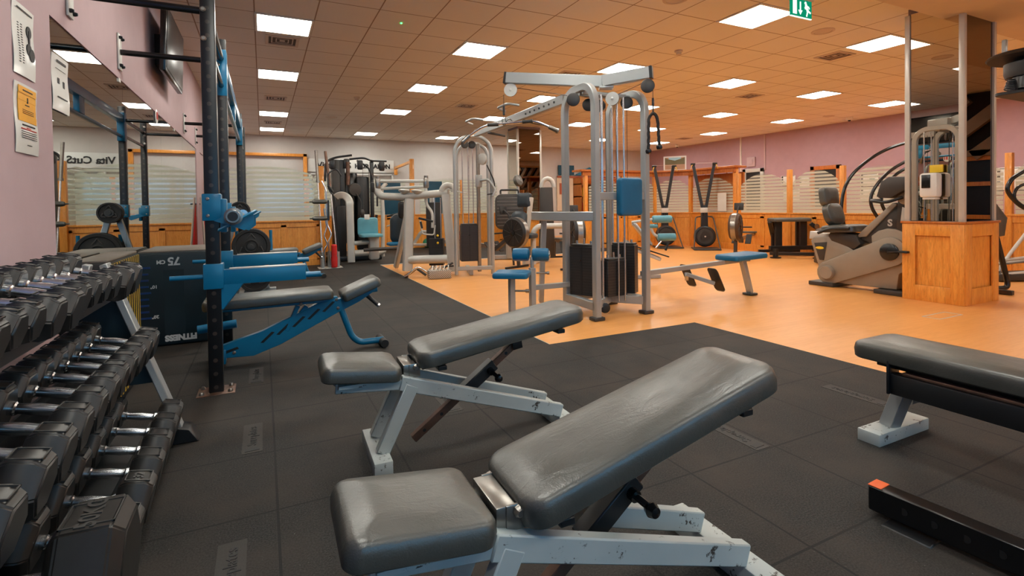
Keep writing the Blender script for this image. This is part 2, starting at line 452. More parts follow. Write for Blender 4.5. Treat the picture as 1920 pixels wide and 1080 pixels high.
# dark zone at the right, seen in the pillar's mirror: roof timbers and framed dark windows
plane('wall_east', 'cream_wall', (XR, YN, 0), (XR+.15, 1.5, CEIL))
mb = MB()
for k in range(6):
    y0 = -2.9+k*.8; mb.bar((12.6, y0, 1.95), (12.6, y0+1.5, 3.1), .12, .22)
mb.bar((12.6, -3.1, 2.0), (12.6, 1.4, 2.0), .12, .12)
struct('trim_2', mb, 'beam_beige')
plane('trim_3', 'dark_roof', (12.7, -3.15, 1.9), (12.8, 1.4, 3.19))
mb = MB()
for y in (-3., -2., -1., 0., 1.): mb.span((12.6, y-.05, 0), (12.75, y+.05, 1.95))
for z in (.75, 1.4, 1.9): mb.span((12.6, -3.1, z-.04), (12.75, 1.4, z+.04))
struct('window_1', mb, 'oak')
plane('window_1', 'dark_window', (12.68, -3.1, 0), (12.71, 1.4, 1.9))
# soffit along the pillar line
plane('ceiling', 'cream_wall', (3.2, 1.7, 2.99), (XR, 2.86, CEIL))

def wainscot(mb, a, b, h=.87, t=.06):
    """panelled low wall from a to b (plan points) as one mesh: board, rails, stiles"""
    a, b = V((a[0], a[1], 0)), V((b[0], b[1], 0)); d = (b-a); L = d.length; d.normalize(); n = V((-d.y, d.x, 0))
    P = lambda u, w, z: a+d*u+n*w+V((0, 0, z))
    def bx(u0, u1, w, z0, z1):
        mb.box(P((u0+u1)/2, 0, (z0+z1)/2), (u1-u0, w, z1-z0), .004, Matrix((d, n, V((0, 0, 1)))).transposed().to_4x4(), 1)
    bx(0, L, t*.5, 0, h); bx(0, L, t, h-.1, h); bx(0, L, t, 0, .14); bx(0, L, t+.05, h, h+.03)
    k = max(1, round(L/.62))
    for i in range(k+1):
        u = L*i/k; bx(max(0, u-.05), min(L, u+.05), t, .1, h-.05)
def pane(w, h, m, c, ang, parent):
    o = obj('glass_pane', MB().box((0, 0, h/2), (w, .008, h)), m)
    o.location = V(c)-parent.location; o.rotation_euler = (0, 0, ang); o.parent = parent; return o
def archpane(w, h, rise, m, c, ang, parent):
    n = 14; poly = [(-w/2, 0), (w/2, 0)]+[(w/2-w*i/n, h-rise*(1-2*i/n)**2) for i in range(n+1)]
    mb = MB().prism(poly, -.004, .004, mtx=XZ)
    o = obj('glass_pane', mb, m); o.location = V(c)-parent.location; o.rotation_euler = (0, 0, ang); o.parent = parent; return o
def post(x, y, h, s=.09): return MB().box((x, y, h/2), (s, s, h), .006)
G = 'oak and frosted glass partitions'
# left front run: mirror wall to corner post
t = thing('partition', 'oak panelled partition with one wide striped frosted glass pane behind the blue and black rig', 'partition', (0, 10.6, 0), group=G, world=True)
mb = MB(); wainscot(mb, (XL+.02, 10.6), (.98, 10.6), .85); obj('wainscot', mb, 'oak', t)
archpane(1.72, 1.03, .16, 'frost_left', (.03, 10.6, .88), 0, t)
obj('post', post(1.03, 10.55, 1.92, .1), 'oak', t); obj('post', post(-.87, 10.6, 1.7), 'oak', t)
# short return running away from the camera
t = thing('partition', 'short return of oak panelled partition behind the black cable machine, running towards the far wall', 'partition', (1.03, 12.1, 0), group=G, world=True)
mb = MB(); wainscot(mb, (1.03, 10.65), (1.03, 13.55), .85); obj('wainscot', mb, 'oak', t)
archpane(1.35, 1.0, .15, 'frost_left', (1.03, 11.35, .88), PI/2, t); archpane(1.35, 1.0, .15, 'frost_left', (1.03, 12.8, .88), PI/2, t)
# back run
t = thing('partition', 'back run of oak and frosted glass partition with a tall gallows post', 'partition', (4, 13.6, 0), group=G, world=True)
mb = MB(); wainscot(mb, (1.03, 13.6), (6.9, 13.6), .88); obj('wainscot', mb, 'oak', t)
for x, w in ((2.3, 2.3), (5.0, 2.3)): archpane(w, 1.0, .15, 'frost_back', (x, 13.6, .91), 0, t)
obj('post', post(5.05, 13.6, 1.85, .08), 'oak', t); obj('post', post(1.03, 13.6, 1.85), 'oak', t)
mb = MB().box((3.63, 13.58, 1.2), (.11, .11, 2.4), .006); obj('post', mb, 'oak', t, label='tall gallows post')
mb = MB().bar((3.63, 13.6, 2.33), (3.75, 15.98, 2.33), .07, .07).box((3.75, 15.9, 2.22), (.1, .08, .22), .02); obj('gallows_arm', mb, 'oak', t)
for x0, x1, n in ((2.78, 3.3, 'left'), (4.05, 4.45, 'right')):
    o = obj('notice_board', MB().span((x0, 13.5, .92), (x1, 13.53, 1.8), .004), 'board_teal', None, (0, 0, 0))
    tag(o, 'dark teal board on the back glass partition, %s of the gallows post' % n, 'board', 'teal boards')
# run along the right, in front of the purple wall
def prun(name, label, ys, x=10.0):
    t = thing('partition', label, 'partition', (x, (ys[0]+ys[-1])/2, 0), group=G, world=True)
    for a, b in zip(ys, ys[1:]):
        mb = MB(); wainscot(mb, (x, a), (x, b), .84); obj('wainscot', mb, 'oak', t)
        archpane(abs(b-a)-.14, .87, .24, 'frost_right', (x, (a+b)/2, .87), PI/2, t)
    for y in ys: obj('post', post(x, y, 1.78, .085), 'oak', t)
    return t
prun('p', 'right run of oak partition with arched striped glass behind the recumbent bike', [8.42, 7.13, 6.03, 4.75])
prun('p', 'nearest run of oak partition with arched glass, right of the mirrored pillar', [4.6, 3.6, 2.7])
t = thing('storage_screen', 'tall oak screen with a shelf top and arched striped glass behind the two ski machines', 'screen', (9.3, 10, 0), world=True)
mb = MB(); wainscot(mb, (10, 9.9), (10, 8.5), .84); wainscot(mb, (7.2, 10.6), (9.4, 10.6), .84); wainscot(mb, (9.4, 10.6), (10, 9.9), .84); obj('wainscot', mb, 'oak', t)
archpane(1.26, .87, .2, 'frost_right', (10, 9.2, .87), PI/2, t)
archpane(.8, .87, .2, 'frost_right', (9.7, 10.25, .87), math.radians(-49), t)
for x in (7.8, 8.9): archpane(1.0, .87, .2, 'frost_right', (x, 10.6, .87), 0, t)
for x, y in ((10, 8.5), (10, 9.9), (9.4, 10.6), (8.35, 10.6), (7.2, 10.6)): obj('post', post(x, y, 1.92, .09), 'oak', t)
mb = MB().prism([(7.0, 10.5), (9.3, 10.5), (9.85, 9.85), (9.85, 8.4), (10.25, 8.4), (10.25, 10.05), (9.5, 10.9), (7.0, 10.9)], 1.92, 1.97, .006, 1)
mb.prism([(7.1, 10.55), (9.35, 10.55), (9.9, 9.88), (9.9, 8.45), (9.96, 8.45), (9.96, 9.95), (9.4, 10.62), (7.1, 10.62)], 1.82, 1.92)
obj('shelf_top', mb, 'oak_dark', t)
mb = MB().box((10.22, 8.95, 1.55), (.02, .02, .7)).box((10.22, 9.6, 1.55), (.02, .02, .7)); mb.span((10.2, 8.45, 1.0), (10.25, 9.9, 1.82)); obj('back_board', mb, 'oak_dark', t)
random.seed(3)
cols = [('red_foam', 'red'), ('pale_teal_vinyl', 'pale blue'), ('yellow', 'yellow'), ('ball_purple', 'purple'), ('print_white', 'white'), ('ball_green', 'green')]
u = obj('shelf_unit', MB().span((7.3, 10.95, .9), (9.3, 11.3, .94)).span((7.3, 10.95, 1.3), (9.3, 11.3, 1.33)).span((7.3, 10.95, 1.62), (9.3, 11.3, 1.65)).span((7.3, 11.28, 0), (9.3, 11.31, 1.8)).span((7.3, 10.95, 0), (7.33, 11.3, 1.8)).span((9.27, 10.95, 0), (9.3, 11.3, 1.8)), 'oak_dark', None, (0, 0, 0)); tag(u, 'dark oak shelf unit behind the striped glass of the storage screen', 'shelves')
for r, z in enumerate((.94, 1.33)):
    for k in range(6):
        x = 7.5+k*.3; m_, cn_ = cols[(k*5+r*2) % 6]
        o = obj('supplement_tub', MB().lathe([(.085, 0), (.09, .01), (.09, .17), (.07, .19), (.07, .22)], (0, 0, 0), (0, 0, 1), 16), m_, None); o.location = (x, 11.1, z)
        tag(o, '%s tub on the %s shelf behind the glass, %s from the left' % (cn_, ('lower', 'upper')[r], ('first', 'second', 'third', 'fourth', 'fifth', 'sixth')[k]), 'tub', 'tubs behind the storage screen')
# door frame, sign and window frames on far wall
t = thing('door_frame', 'thin orange oak frame on the far grey wall above the left partition', 'door frame', (.3, 15.97, 0), world=True)
obj('head', MB().span((-.95, 15.86, 2.6), (1.18, 15.99, 2.68), .004), 'oak', t); obj('jamb', MB().span((1.08, 15.86, 0), (1.18, 15.99, 2.68), .004), 'oak', t)
t = thing('shop_sign', 'long white shop sign with black lettering on the far grey wall', 'sign', (2.4, 15.95, 0), world=True)
obj('board', MB().span((1.2, 15.93, 2.18), (3.7, 15.98, 2.56), .004), 'print_white', t)
mb = MB().merge(text_mb('Vita CutS', .25, .004, .006), place((1.93, 15.92, 2.37), (1, 0, 0), (0, 0, 1), (0, -1, 0))); mb.merge(text_mb('HAIR SALON', .185, .004, .008), place((3.05, 15.92, 2.36), (1, 0, 0), (0, 0, 1), (0, -1, 0)))
obj('lettering', mb, 'print_black', t)
mb = MB(); [mb.span((1.2, 15.9, z), (3.7, 15.96, z+.035)) for z in (2.1, 1.75, 1.4, 1.05)]; [mb.span((x, 15.9, .9), (x+.05, 15.96, 2.14)) for x in (1.22, 1.65, 2.1, 3.62)]
obj('shop_window_bars', mb, 'print_white', t)
# window in the purple wall and the white door frame
def framed(name, label, y0, y1, z0, z1, m, glass):
    t = thing(name, label, 'window', (XR, (y0+y1)/2, 0), world=True)
    mb = MB(); w = .11
    mb.span((XR-.06, y0, z1-w), (XR, y1, z1), .004); mb.span((XR-.06, y0, z0), (XR, y1, z0+w), .004); mb.span((XR-.06, y0, z0), (XR, y0+w, z1), .004); mb.span((XR-.06, y1-w, z0), (XR, y1, z1), .004)
    obj('frame', mb, m, t); obj('glass', MB().span((XR-.02, y0+w, z0+w), (XR-.004, y1-w, z1-w)), glass, t)
framed('wall_window', 'dark window in an orange oak frame on the purple wall', 8.42, 9.25, .8, 2.08, 'oak_dark', 'dark_window')
framed('wall_window', 'white framed doorway on the purple wall beside the oak storage screen', 10.75, 11.5, .5, 2.16, 'silver_light', 'dark_window')
def wallprint(label, y, z, w, h, rows=4, acc='print_green'):
    t = thing('wall_poster', label, 'poster', (XR, y, z), world=True)
    obj('sheet', MB().span((XR-.02, y-w/2, z-h/2), (XR-.005, y+w/2, z+h/2), .002), 'paper', t)
    mb = MB()
    for i in range(rows): mb.box((XR-.022, y+w*.4, z+h*.36-i*h*.24), (.004, .05, .05))
    mb.box((XR-.022, y, z-h*.46), (.004, w*.9, .015)); mb.box((XR-.022, y, z+h*.45), (.004, w*.9, .012)); obj('print', mb, 'print_black', t)
    obj('picture', MB().box((XR-.022, y-w*.18, z+.02), (.004, w*.3, h*.14)), acc, t)
wallprint('upper white exercise chart on the purple wall behind the curved handrails', 7.72, 1.62, .42, .34)
wallprint('lower white exercise chart on the purple wall behind the curved handrails', 7.72, 1.25, .42, .36)
wallprint('small white chart on the purple wall seen through glass left of a partition post', 9.95, 1.72, .45, .3)
wallprint('pale yellow and white chart low on the purple wall left of a partition post', 9.85, 1.28, .5, .38, 3, 'paper_yellow')
wallprint('small chart on the purple wall just right of a partition post', 9.45, 1.68, .28, .32, 3)
wallprint('wide equipment chart on the purple wall at the right edge behind the elliptical', 4.85, 1.5, .8, .5, 5)
# wall trunking, vent, cameras
for i, (y, lab) in enumerate(((11.6, 'thin white cable trunking up the purple wall above the storage screen'), (10.72, 'pale cable trunking up the purple wall right of the wall vent'))):
    o = obj('cable_trunking', MB().span((XR-.03, y-.02, 2.1), (XR, y+.02, CEIL)), 'pink_wall' if i else 'white_plastic', None, (0, 0, 0)); tag(o, lab, 'trunking')
o = obj('wall_vent', MB().box((XR-.03, 11.2, 2.38), (.05, .3, .3), .01).box((XR-.06, 11.2, 2.38), (.02, .16, .16), .01), 'pink_wall', None, (0, 0, 0)); tag(o, 'small square pink vent cover on the purple wall', 'vent')
def dome(x, y, lab):
    t = thing('security_camera', lab, 'camera', (x, y, CEIL), world=True)
    obj('mount', MB().lathe([(.07, 0), (.075, -.05), (.06, -.08)], (x, y, CEIL)), 'white_plastic', t); obj('lens', MB().lathe([(.035, -.08), (.03, -.1), (.001, -.11)], (x, y, CEIL)), 'black_gloss', t)
dome(13.2, 7.8, 'small dome camera on the ceiling by the purple wall'); dome(13.3, 13.8, 'tiny dome camera on the ceiling in the far corner')
# landscape picture
t = thing('landscape_picture', 'white framed landscape picture standing on the shelf of the oak storage screen', 'picture', (9.9, 10.36, 1.972), math.atan2(-.75, .66))
w, h = .58, .39
mb = MB()
for a, b in (((-w/2, 0), (w/2, .035)), ((-w/2, h-.035), (w/2, h)), ((-w/2, 0), (-w/2+.035, h)), ((w/2-.035, 0), (w/2, h))): mb.span((a[0], -.012, a[1]), (b[0], .012, b[1]))
obj('picture_frame', mb, 'print_white', t)
obj('painting', MB().span((-w/2+.03, -.004, .03), (w/2-.03, .006, h-.03)), 'sand', t)
obj('sky', MB().span((-w/2+.13, -.007, h-.12), (w/2-.13, -.004, h-.036)), 'sky_blue', t)
obj('hills', MB().prism([(-w/2+.036, .17), (-w/2+.036, h-.04), (-.15, h-.08), (0, h-.12), (.13, h-.08), (w/2-.036, h-.04), (w/2-.036, .17)], .004, .01, mtx=XZ), 'hill_green', t)
# colourful mural at far wall
t = thing('wall_mural', 'colourful mural of teal roofed buildings on the far wall seen through the cable station', 'mural', (9.6, 15.9, 2), world=True)
obj('mural_board', MB().span((9.6, 15.93, .9), (12.2, 15.97, 2.15)), 'cream_wall', t)
obj('teal_sign', MB().span((9.65, 15.88, 2.2), (10.3, 15.93, 2.55)), 'board_teal', t)
obj('teal_roof', MB().prism([(10.35, 2.2), (11.0, 2.5), (11.65, 2.2)], 0, .06, mtx=Matrix.Translation((0, 15.95, 0)) @ XZ).prism([(11.3, 1.95), (11.9, 2.12), (12.3, 1.95)], 0, .06, mtx=Matrix.Translation((0, 15.95, 0)) @ XZ), 'blue_paint', t)
obj('red_strips', MB().span((9.6, 15.9, 2.1), (12.2, 15.94, 2.16)).span((9.7, 15.9, 1.5), (10.1, 15.94, 1.9)), 'terracotta', t)
obj('blue_panel', MB().span((10.3, 15.9, 1.2), (11.3, 15.94, 1.9)), 'sky_blue', t)

# ------------------------------------------------------------------ pillars
def pillar(x0, y0, x1, y1, label, full=True):
    t = thing('mirrored_pillar', label, 'pillar', ((x0+x1)/2, (y0+y1)/2, 0), world=True)
    h = .84; mb = MB(); z1 = CEIL-.06
    mb.span((x0+.02, y0+.02, 0), (x1-.02, y1-.02, h))
    for (a, b) in (((x0+.012, y0), (x1-.012, y0)), ((x0+.012, y1), (x1-.012, y1))):
        for z_, z2 in ((0, .17), (h-.13, h)): mb.span((a[0], a[1]-.005, z_), (b[0], b[1]+.005, z2), .003)
        for xx in (x0, x1-.13): mb.span((xx, a[1]-.009, 0.001), (xx+.13, a[1]+.009, h-.001), .003)
    for xx in (x0, x1):
        for z_, z2 in ((0, .17), (h-.13, h)): mb.span((xx-.006, y0+.012, z_), (xx+.006, y1-.012, z2), .003)
        for yy in (y0, y1-.12): mb.span((xx-.0095, yy, 0.001), (xx+.0095, yy+.12, h-.001), .003)
    obj('oak_base', mb, 'oak', t)
    obj('base_cap', MB().span((x0-.02, y0-.02, h), (x1+.02, y1+.02, h+.025), .006), 'oak_dark', t)
    i = .035
    mb = MB().span((x0+i, y0+i, h+.02), (x1-i, y1-i, CEIL)); obj('column', mb, 'lilac_wall', t)
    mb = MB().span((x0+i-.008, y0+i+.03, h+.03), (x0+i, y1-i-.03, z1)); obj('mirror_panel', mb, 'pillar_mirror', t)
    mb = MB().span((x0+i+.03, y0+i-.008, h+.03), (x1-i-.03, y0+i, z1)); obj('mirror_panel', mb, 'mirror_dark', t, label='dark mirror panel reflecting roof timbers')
    for xx, yy in ((x0+i, y0+i), (x1-i, y0+i), (x0+i, y1-i), (x1-i, y1-i)):
        obj('corner_trim', MB().box((xx, yy, (h+z1)/2), (.05, .05, z1-h-.02), .004), 'alu_trim', t)
    return t
pillar(6.43, 2.66, 7.13, 3.22, 'square pillar clad in mirror above an oak panelled base, right of the bike')
pillar(6.05, 12.05, 6.8, 12.7, 'distant mirrored pillar seen behind the grey cable station')
t = thing('sanitiser_dispenser', 'white hand sanitiser dispenser on the mirrored pillar', 'dispenser', (6.4, 2.95, 1.2), world=True)
x = 6.44
obj('housing', MB().box((x-.07, 2.93, 1.25), (.12, .17, .26), .03), 'white_plastic', t); obj('front_window', MB().box((x-.133, 2.945, 1.29), (.006, .08, .14), .003), 'black_gloss', t)
obj('drip_tray', MB().box((x-.06, 2.93, 1.11), (.1, .12, .02), .008), 'white_plastic', t)
o = obj('notice_card', MB().box((x-.02, 2.9, 1.425), (.02, .12, .08), .003), 'yellow', None, (0, 0, 0)); tag(o, 'small yellow card on the mirrored pillar above the white dispenser', 'notice')

# ------------------------------------------------------------------ ceiling fittings
def gx(i): return -.036+.6*i
def gy(j): return 5.515+.6*j
ordn = ['first', 'second', 'third', 'fourth', 'fifth', 'sixth', 'seventh']
proto = thing('ceiling_light', '', 'ceiling light', (0, 0, 0))
mb = MB()
for a, b in (((-.3, -.3), (.3, -.275)), ((-.3, .275), (.3, .3)), ((-.3, -.3), (-.275, .3)), ((.275, -.3), (.3, .3))): mb.span((a[0], a[1], -.012), (b[0], b[1], .004))
obj('frame', mb, 'white_plastic', proto); obj('diffuser', MB().span((-.278, -.278, -.006), (.278, .278, .002)), 'panel_light', proto)
rows = {0: [15, 11, 5, 1, -3, -7, -11], 4: [15, 9, 5, 1, -3, -7, -11], 8: [15, 9, 5, 1, -3, -11], 12: [15, 9, 5, 1, -3, -11], 16: [13, 9, 5, 1, -3, -11], 20: [13, 9, 5, 1, -3, -11]}
cn = {0: 'leftmost', 4: 'second', 8: 'third', 12: 'fourth', 16: 'fifth', 20: 'rightmost'}
first = True
for i, js in rows.items():
    for k, j in enumerate(js):
        lab = 'square ceiling light panel, %s from the far wall in the %s row of lights' % (ordn[k], cn[i])
        o = proto if first else dup(proto); first = False
        o.location = (gx(i+.5), gy(j+.5), CEIL); o['label'] = lab; o['group'] = 'square ceiling light panels'
vent = thing('ceiling_vent', '', 'vent', (0, 0, 0))
mb = MB()
for s_, w, z in ((.19, .035, -.012), (.125, .014, -.004), (.075, .012, -.004)):
    for a, b in (((-s_, -s_), (s_, -s_+w)), ((-s_, s_-w), (s_, s_)), ((-s_, -s_), (-s_+w, s_)), ((s_-w, -s_), (s_, s_))): mb.span((a[0], a[1], z), (b[0], b[1], .002))
mb.span((-.03, -.03, -.004), (.03, .03, .002)); obj('grille', mb, 'grille_white', vent); obj('duct_opening', MB().span((-.17, -.17, -.002), (.17, .17, .001)), 'grille_dark', vent)
vl = [(.5, 2.5, 'nearest ceiling vent, between the first two light panels of the leftmost row'), (.5, 8.6, 'middle ceiling vent of the leftmost row of light panels'), (.5, 13.6, 'farthest ceiling vent of the leftmost row, just before the last light panel'),
      (7.5, 2.5, 'ceiling vent above the top beam of the grey cable station'), (12.5, -1.5, 'ceiling vent beside the large light panel left of the mirrored pillar'), (6.5, 7.5, 'ceiling vent above the grey overhead bar with handles'),
      (14.5, 2.5, 'ceiling vent right of centre between two light panels over the bikes'), (7.5, 13.5, 'distant ceiling vent above the tall cable column'), (20.5, 11.5, 'distant ceiling vent near the purple wall'), (20.5, .5, 'ceiling vent close to the purple wall beside the pillar')]
for k, (i, j, lab) in enumerate(vl):
    o = vent if k == 0 else dup(vent); o.location = (gx(i), gy(j), CEIL); o['label'] = lab; o['group'] = 'ceiling vents'
for k, (i, j, lab) in enumerate(((10.5, -2.5, 'round ceiling speaker between the exit sign and the mirrored pillar'), (6.5, -2.5, 'round ceiling speaker cut by the top edge of the picture'), (21, 4, 'faint round ceiling speaker far right near the purple wall'), (11.5, 6.5, 'small distant round ceiling speaker over the ski machines'), (2.5, 11.5, 'small distant round ceiling speaker on the left'))):
    o = obj('ceiling_speaker', MB().lathe([(.13, .002), (.13, -.006), (.1, -.01), (.095, -.004), (.001, -.004)], (0, 0, 0)), 'oak_dark' if 0 else 'grille_white', None); o.location = (gx(i), gy(j), CEIL)
    tag(o, lab, 'speaker')
for i, j, lab in ((8.7, -.3, 'smoke detector on the ceiling above the grey cable station, right side'), (2.8, 7.5, 'small smoke detector on the ceiling towards the far left')):
    t = thing('smoke_detector', lab, 'smoke detector', (gx(i), gy(j), CEIL), world=True); x, y = gx(i), gy(j)
    obj('base', MB().lathe([(.055, 0), (.055, -.02), (.045, -.028)], (x, y, CEIL)), 'grille_white', t); obj('sensor_head', MB().lathe([(.035, -.02), (.035, -.055), (.02, -.062)], (x, y, CEIL)), 'grille_white', t)
o = obj('indicator_light', MB().lathe([(.012, 0), (.01, -.008)], (gx(2.5), gy(.5), CEIL)), 'green_led', None, (0, 0, 0)); tag(o, 'tiny green indicator light in a ceiling tile', 'light')
# exit sign
t = thing('exit_sign', 'green exit sign with running man and down arrow hanging at the top right', 'sign', (4.32, 2.98, 2.9), world=True)
S = place((4.33, 2.975, 2.81), (1, 0, 0), (0, 0, 1), (0, -1, 0))
W, Hh = .285, .155
obj('panel', MB().prism([(-W/2, -Hh/2), (W/2, -Hh/2), (W/2, Hh/2), (-W/2, Hh/2)], -.006, .006, mtx=S), 'sign_green', t)
obj('edge', MB().prism([(-W/2, -Hh/2-.006), (W/2, -Hh/2-.006), (W/2, -Hh/2), (-W/2, -Hh/2)], -.007, .007, mtx=S), 'exit_glow', t)
obj('housing', MB().box((4.33, 2.975, 2.93), (.3, .05, .09), .006), 'grille_white', t); obj('hanger', MB().cyl((4.33, 2.975, 2.97), (4.33, 2.975, CEIL), .012), 'grille_white', t)
mb = MB().prism([(-.115, -.06), (-.065, -.06), (-.065, .06), (-.115, .06)], .006, .009, mtx=S); obj('door_symbol', mb, 'exit_glow', t)
mb = MB().prism([(-.022, .055), (-.008, .055), (-.008, -.02), (.012, -.02), (-.015, -.06), (-.042, -.02), (-.022, -.02)], .006, .009, mtx=S); obj('arrow', mb, 'exit_glow', t)
mb = MB()
def stroke(pts, w):
    for (a, b) in zip(pts, pts[1:]):
        a, b = V((a[0], a[1], 0)), V((b[0], b[1], 0)); d = (b-a).normalized(); n = V((-d.y, d.x, 0))*w/2; a = a-d*w*.2; b = b+d*w*.2
        mb.prism([tuple((a+n)[:2]), tuple((a-n)[:2]), tuple((b-n)[:2]), tuple((b+n)[:2])], .006, .009, mtx=S)
mb.prism([(.055+.013*math.cos(k*PI/5), .052+.013*math.sin(k*PI/5)) for k in range(10)], .006, .009, mtx=S)
stroke([(.062, .035), (.078, .0)], .026); stroke([(.07, .028), (.098, .022), (.108, .008)], .01); stroke([(.062, .03), (.048, .012), (.055, .0)], .01)
stroke([(.078, .0), (.1, -.018), (.122, -.028)], .014); stroke([(.075, 0), (.082, -.028), (.07, -.062)], .014); obj('running_figure', mb, 'exit_glow', t)
# ------------------------------------------------------------------ black and blue rig along the mirror wall
RX = -.27
rig = thing('squat_rig', 'tall black and blue squat rig bolted to the floor and the pink wall', 'squat rack', (RX, 3.53, 0), world=True)
def upright(y, h, m, lab=None):
    w = .076
    o = obj('upright', MB().box((0, 0, h/2), (w, w, h), .006), 'rig_steel', None); o.location = (0, y-3.53, 0); o.parent = rig
    f = MB().box((RX, y, .005), (.2, .17, .01), .002)
    obj('floor_plate', f, 'rust_steel', o)
    bolts(o, [((RX+dx, y+dy, .01), (0, 0, 1), .014, .016) for dx in (-.075, .075) for dy in (-.055, .055)]+[((RX-.02, y-w/2, z), (0, -1, 0), .016, .01) for z in (h-.07, h-.2, 2.27, 2.1)])
    return o
for y, h in ((3.53, 2.55), (4.6, 2.42), (8.0, 2.42), (9.3, 2.42)): upright(y, h, 'black_steel')
for y in (3.53, 4.6, 8.0, 9.3):
    z = 2.25 if y > 3.6 else 2.27
    o = obj('wall_bar', MB().cyl((RX, y, z), (XL+.02, y, z), .021, n=16), 'black_gloss', rig)
    p = MB().box((XL+.02, y, z), (.012, .09, .26), .004)
    obj('wall_plate', p, 'brushed_steel' if 0 else 'silver_light', o)
    bolts(o, [((XL+.026, y+dy, z+dz), (1, 0, 0), .012, .02) for dz in (-.1, .1) for dy in (-.03, .03)], 'black_steel')
for z, r, m in ((2.27, .024, 'black_gloss'), (2.06, .02, 'black_gloss')):
    obj('pull_up_bar', MB().cyl((RX, 3.57, z), (RX, 4.57, z), r, n=16), m, rig)
    obj('pull_up_bar', MB().cyl((RX+.0, 8.03, z), (RX, 9.27, z), r, n=16), m, rig)
# long blue truss between the cells
tr = obj('cross_beam', MB().box((RX, 6.3, 2.26), (.06, 3.32, .1), .006), 'blue_paint', rig, label='long blue upper cross beam')
obj('lower_rail', MB().cyl((RX, 4.64, 2.04), (RX, 7.96, 2.04), .02), 'blue_paint', tr)
obj('gusset', MB().box((RX, 6.3, 2.15), (.05, .16, .2), .004), 'blue_paint', tr)
for y in (4.6, 8.0): obj('corner_bracket', MB().box((RX+.0, y+(.02 if y < 5 else -.02), 2.16), (.082, .12, .36), .006), 'blue_paint', rig)
# J hooks
def jhook(y, z, d=1):
    o = obj('bar_hook', MB().box((RX, y, z+.02), (.1, .1, .16), .006).box((RX+.06, y-.0, z-.03), (.035, .1, .2), .006).prism([(-.02, .04), (.14, -.02), (.19, .02), (.19, .09), (.16, .09), (.15, .05), (.04, .07)], -.012, .012, mtx=Matrix.Translation((RX+.03, y-.055, z-.1)) @ XZ), 'blue_paint', rig)
    bolts(o, [((RX-.02, y-.05, z+.07), (0, -1, 0), .01, .006), ((RX-.02, y-.05, z-.03), (0, -1, 0), .01, .006)])
for y, z in ((3.53, 1.09), (4.6, 1.05), (8.0, 1.08), (9.3, 1.08)): jhook(y, z)
# monolift style blue arm in front of the hook
a = obj('lift_arm', MB().bar((RX+.03, 3.46, .97), (RX+.24, 3.46, 1.09), .02, .07, .01, up=(0, 1, 0)).bar((RX+.06, 4.5, .98), (RX+.26, 4.5, 1.08), .02, .07, .01, up=(0, 1, 0)), 'blue_paint', rig)
# spotter arms
def spotter(y, z, x1, cap=True):
    o = obj('safety_arm', MB().box((RX, y, z), (.105, .1, .15), .006).span((RX+.04, y-.03, z-.075+.02), (x1, y+.03, z+.045-.01), .004)
            .prism([(-.03, -.05), (.14, -.05), (.03, -.2), (-.02, -.22)], -.03, .03, .004, 1, Matrix.Translation((RX+.02, y, z)) @ XZ), 'blue_paint', rig)
    obj('top_strip', MB().span((RX+.08, y-.028, z+.034), (x1, y+.028, z+.042), .002), 'silver_light', o)
    obj('end_peg', MB().cyl((x1, y, z-.03), (x1+.09, y, z-.03), .019).cyl((RX-.22, y-.02, z+.0), (RX-.03, y-.02, z), .014), 'blue_paint', o)
    return o
spotter(3.53, .70, .24); spotter(4.6, .70, .25); 
# barbell resting on the hooks, running between the uprights
bb = thing('barbell', 'steel barbell without plates resting on the blue hooks of the nearest rig bay', 'barbell', (RX+.15, 4.0, 1.07), world=True)
x, z = RX+.115, 1.055
obj('shaft', MB().cyl((x, 3.75, z), (x, 5.0, z), .0145), 'brushed_steel', bb)
s_ = obj('sleeve', MB().lathe([(.026, 0), (.036, .0), (.038, .01), (.038, .07), (.05, .072), (.05, .1), (.044, .102), (.044, .13), (.025, .132)], (x, 3.34, z), (0, 1, 0)).cyl((x, 3.46, z), (x, 3.75, z), .026), 'brushed_steel', bb)
obj('sleeve', MB().cyl((x, 5.0, z), (x, 5.4, z), .026).cyl((x, 4.98, z), (x, 5.01, z), .04), 'chrome', bb)
obj('end_cap', MB().cyl((x, 3.334, z), (x, 3.345, z), .027), 'black_plastic', bb)
# bands and sticks leaning at the wall behind the rig
t = thing('resistance_bands', 'red and pink resistance bands hanging on the pink wall behind the rig', 'bands', (-.87, 9.7, 0), world=True)
for k, (dy, m_, zz) in enumerate(((0, 'red_foam', 1.15), (.12, 'terracotta', 1.2), (.25, 'red_foam', 1.0))):
    obj('band', MB().rail(bend([(-.86, 9.6+dy, zz), (-.84, 9.55+dy, .2), (-.84, 9.62+dy, .15), (-.86, 9.68+dy, zz)], .05), .03, .006, up=(1, 0, 0)), m_, t)
obj('peg', MB().cyl((-.92, 9.7, 1.2), (-.8, 9.7, 1.2), .012), 'black_steel', t)
o = obj('wooden_pole', MB().cyl((-.8, 9.3, 0.01), (-.88, 9.5, 1.3), .016), 'grille_white', None, (0, 0, 0)); tag(o, 'pale pole leaning against the pink wall behind the rig', 'pole')

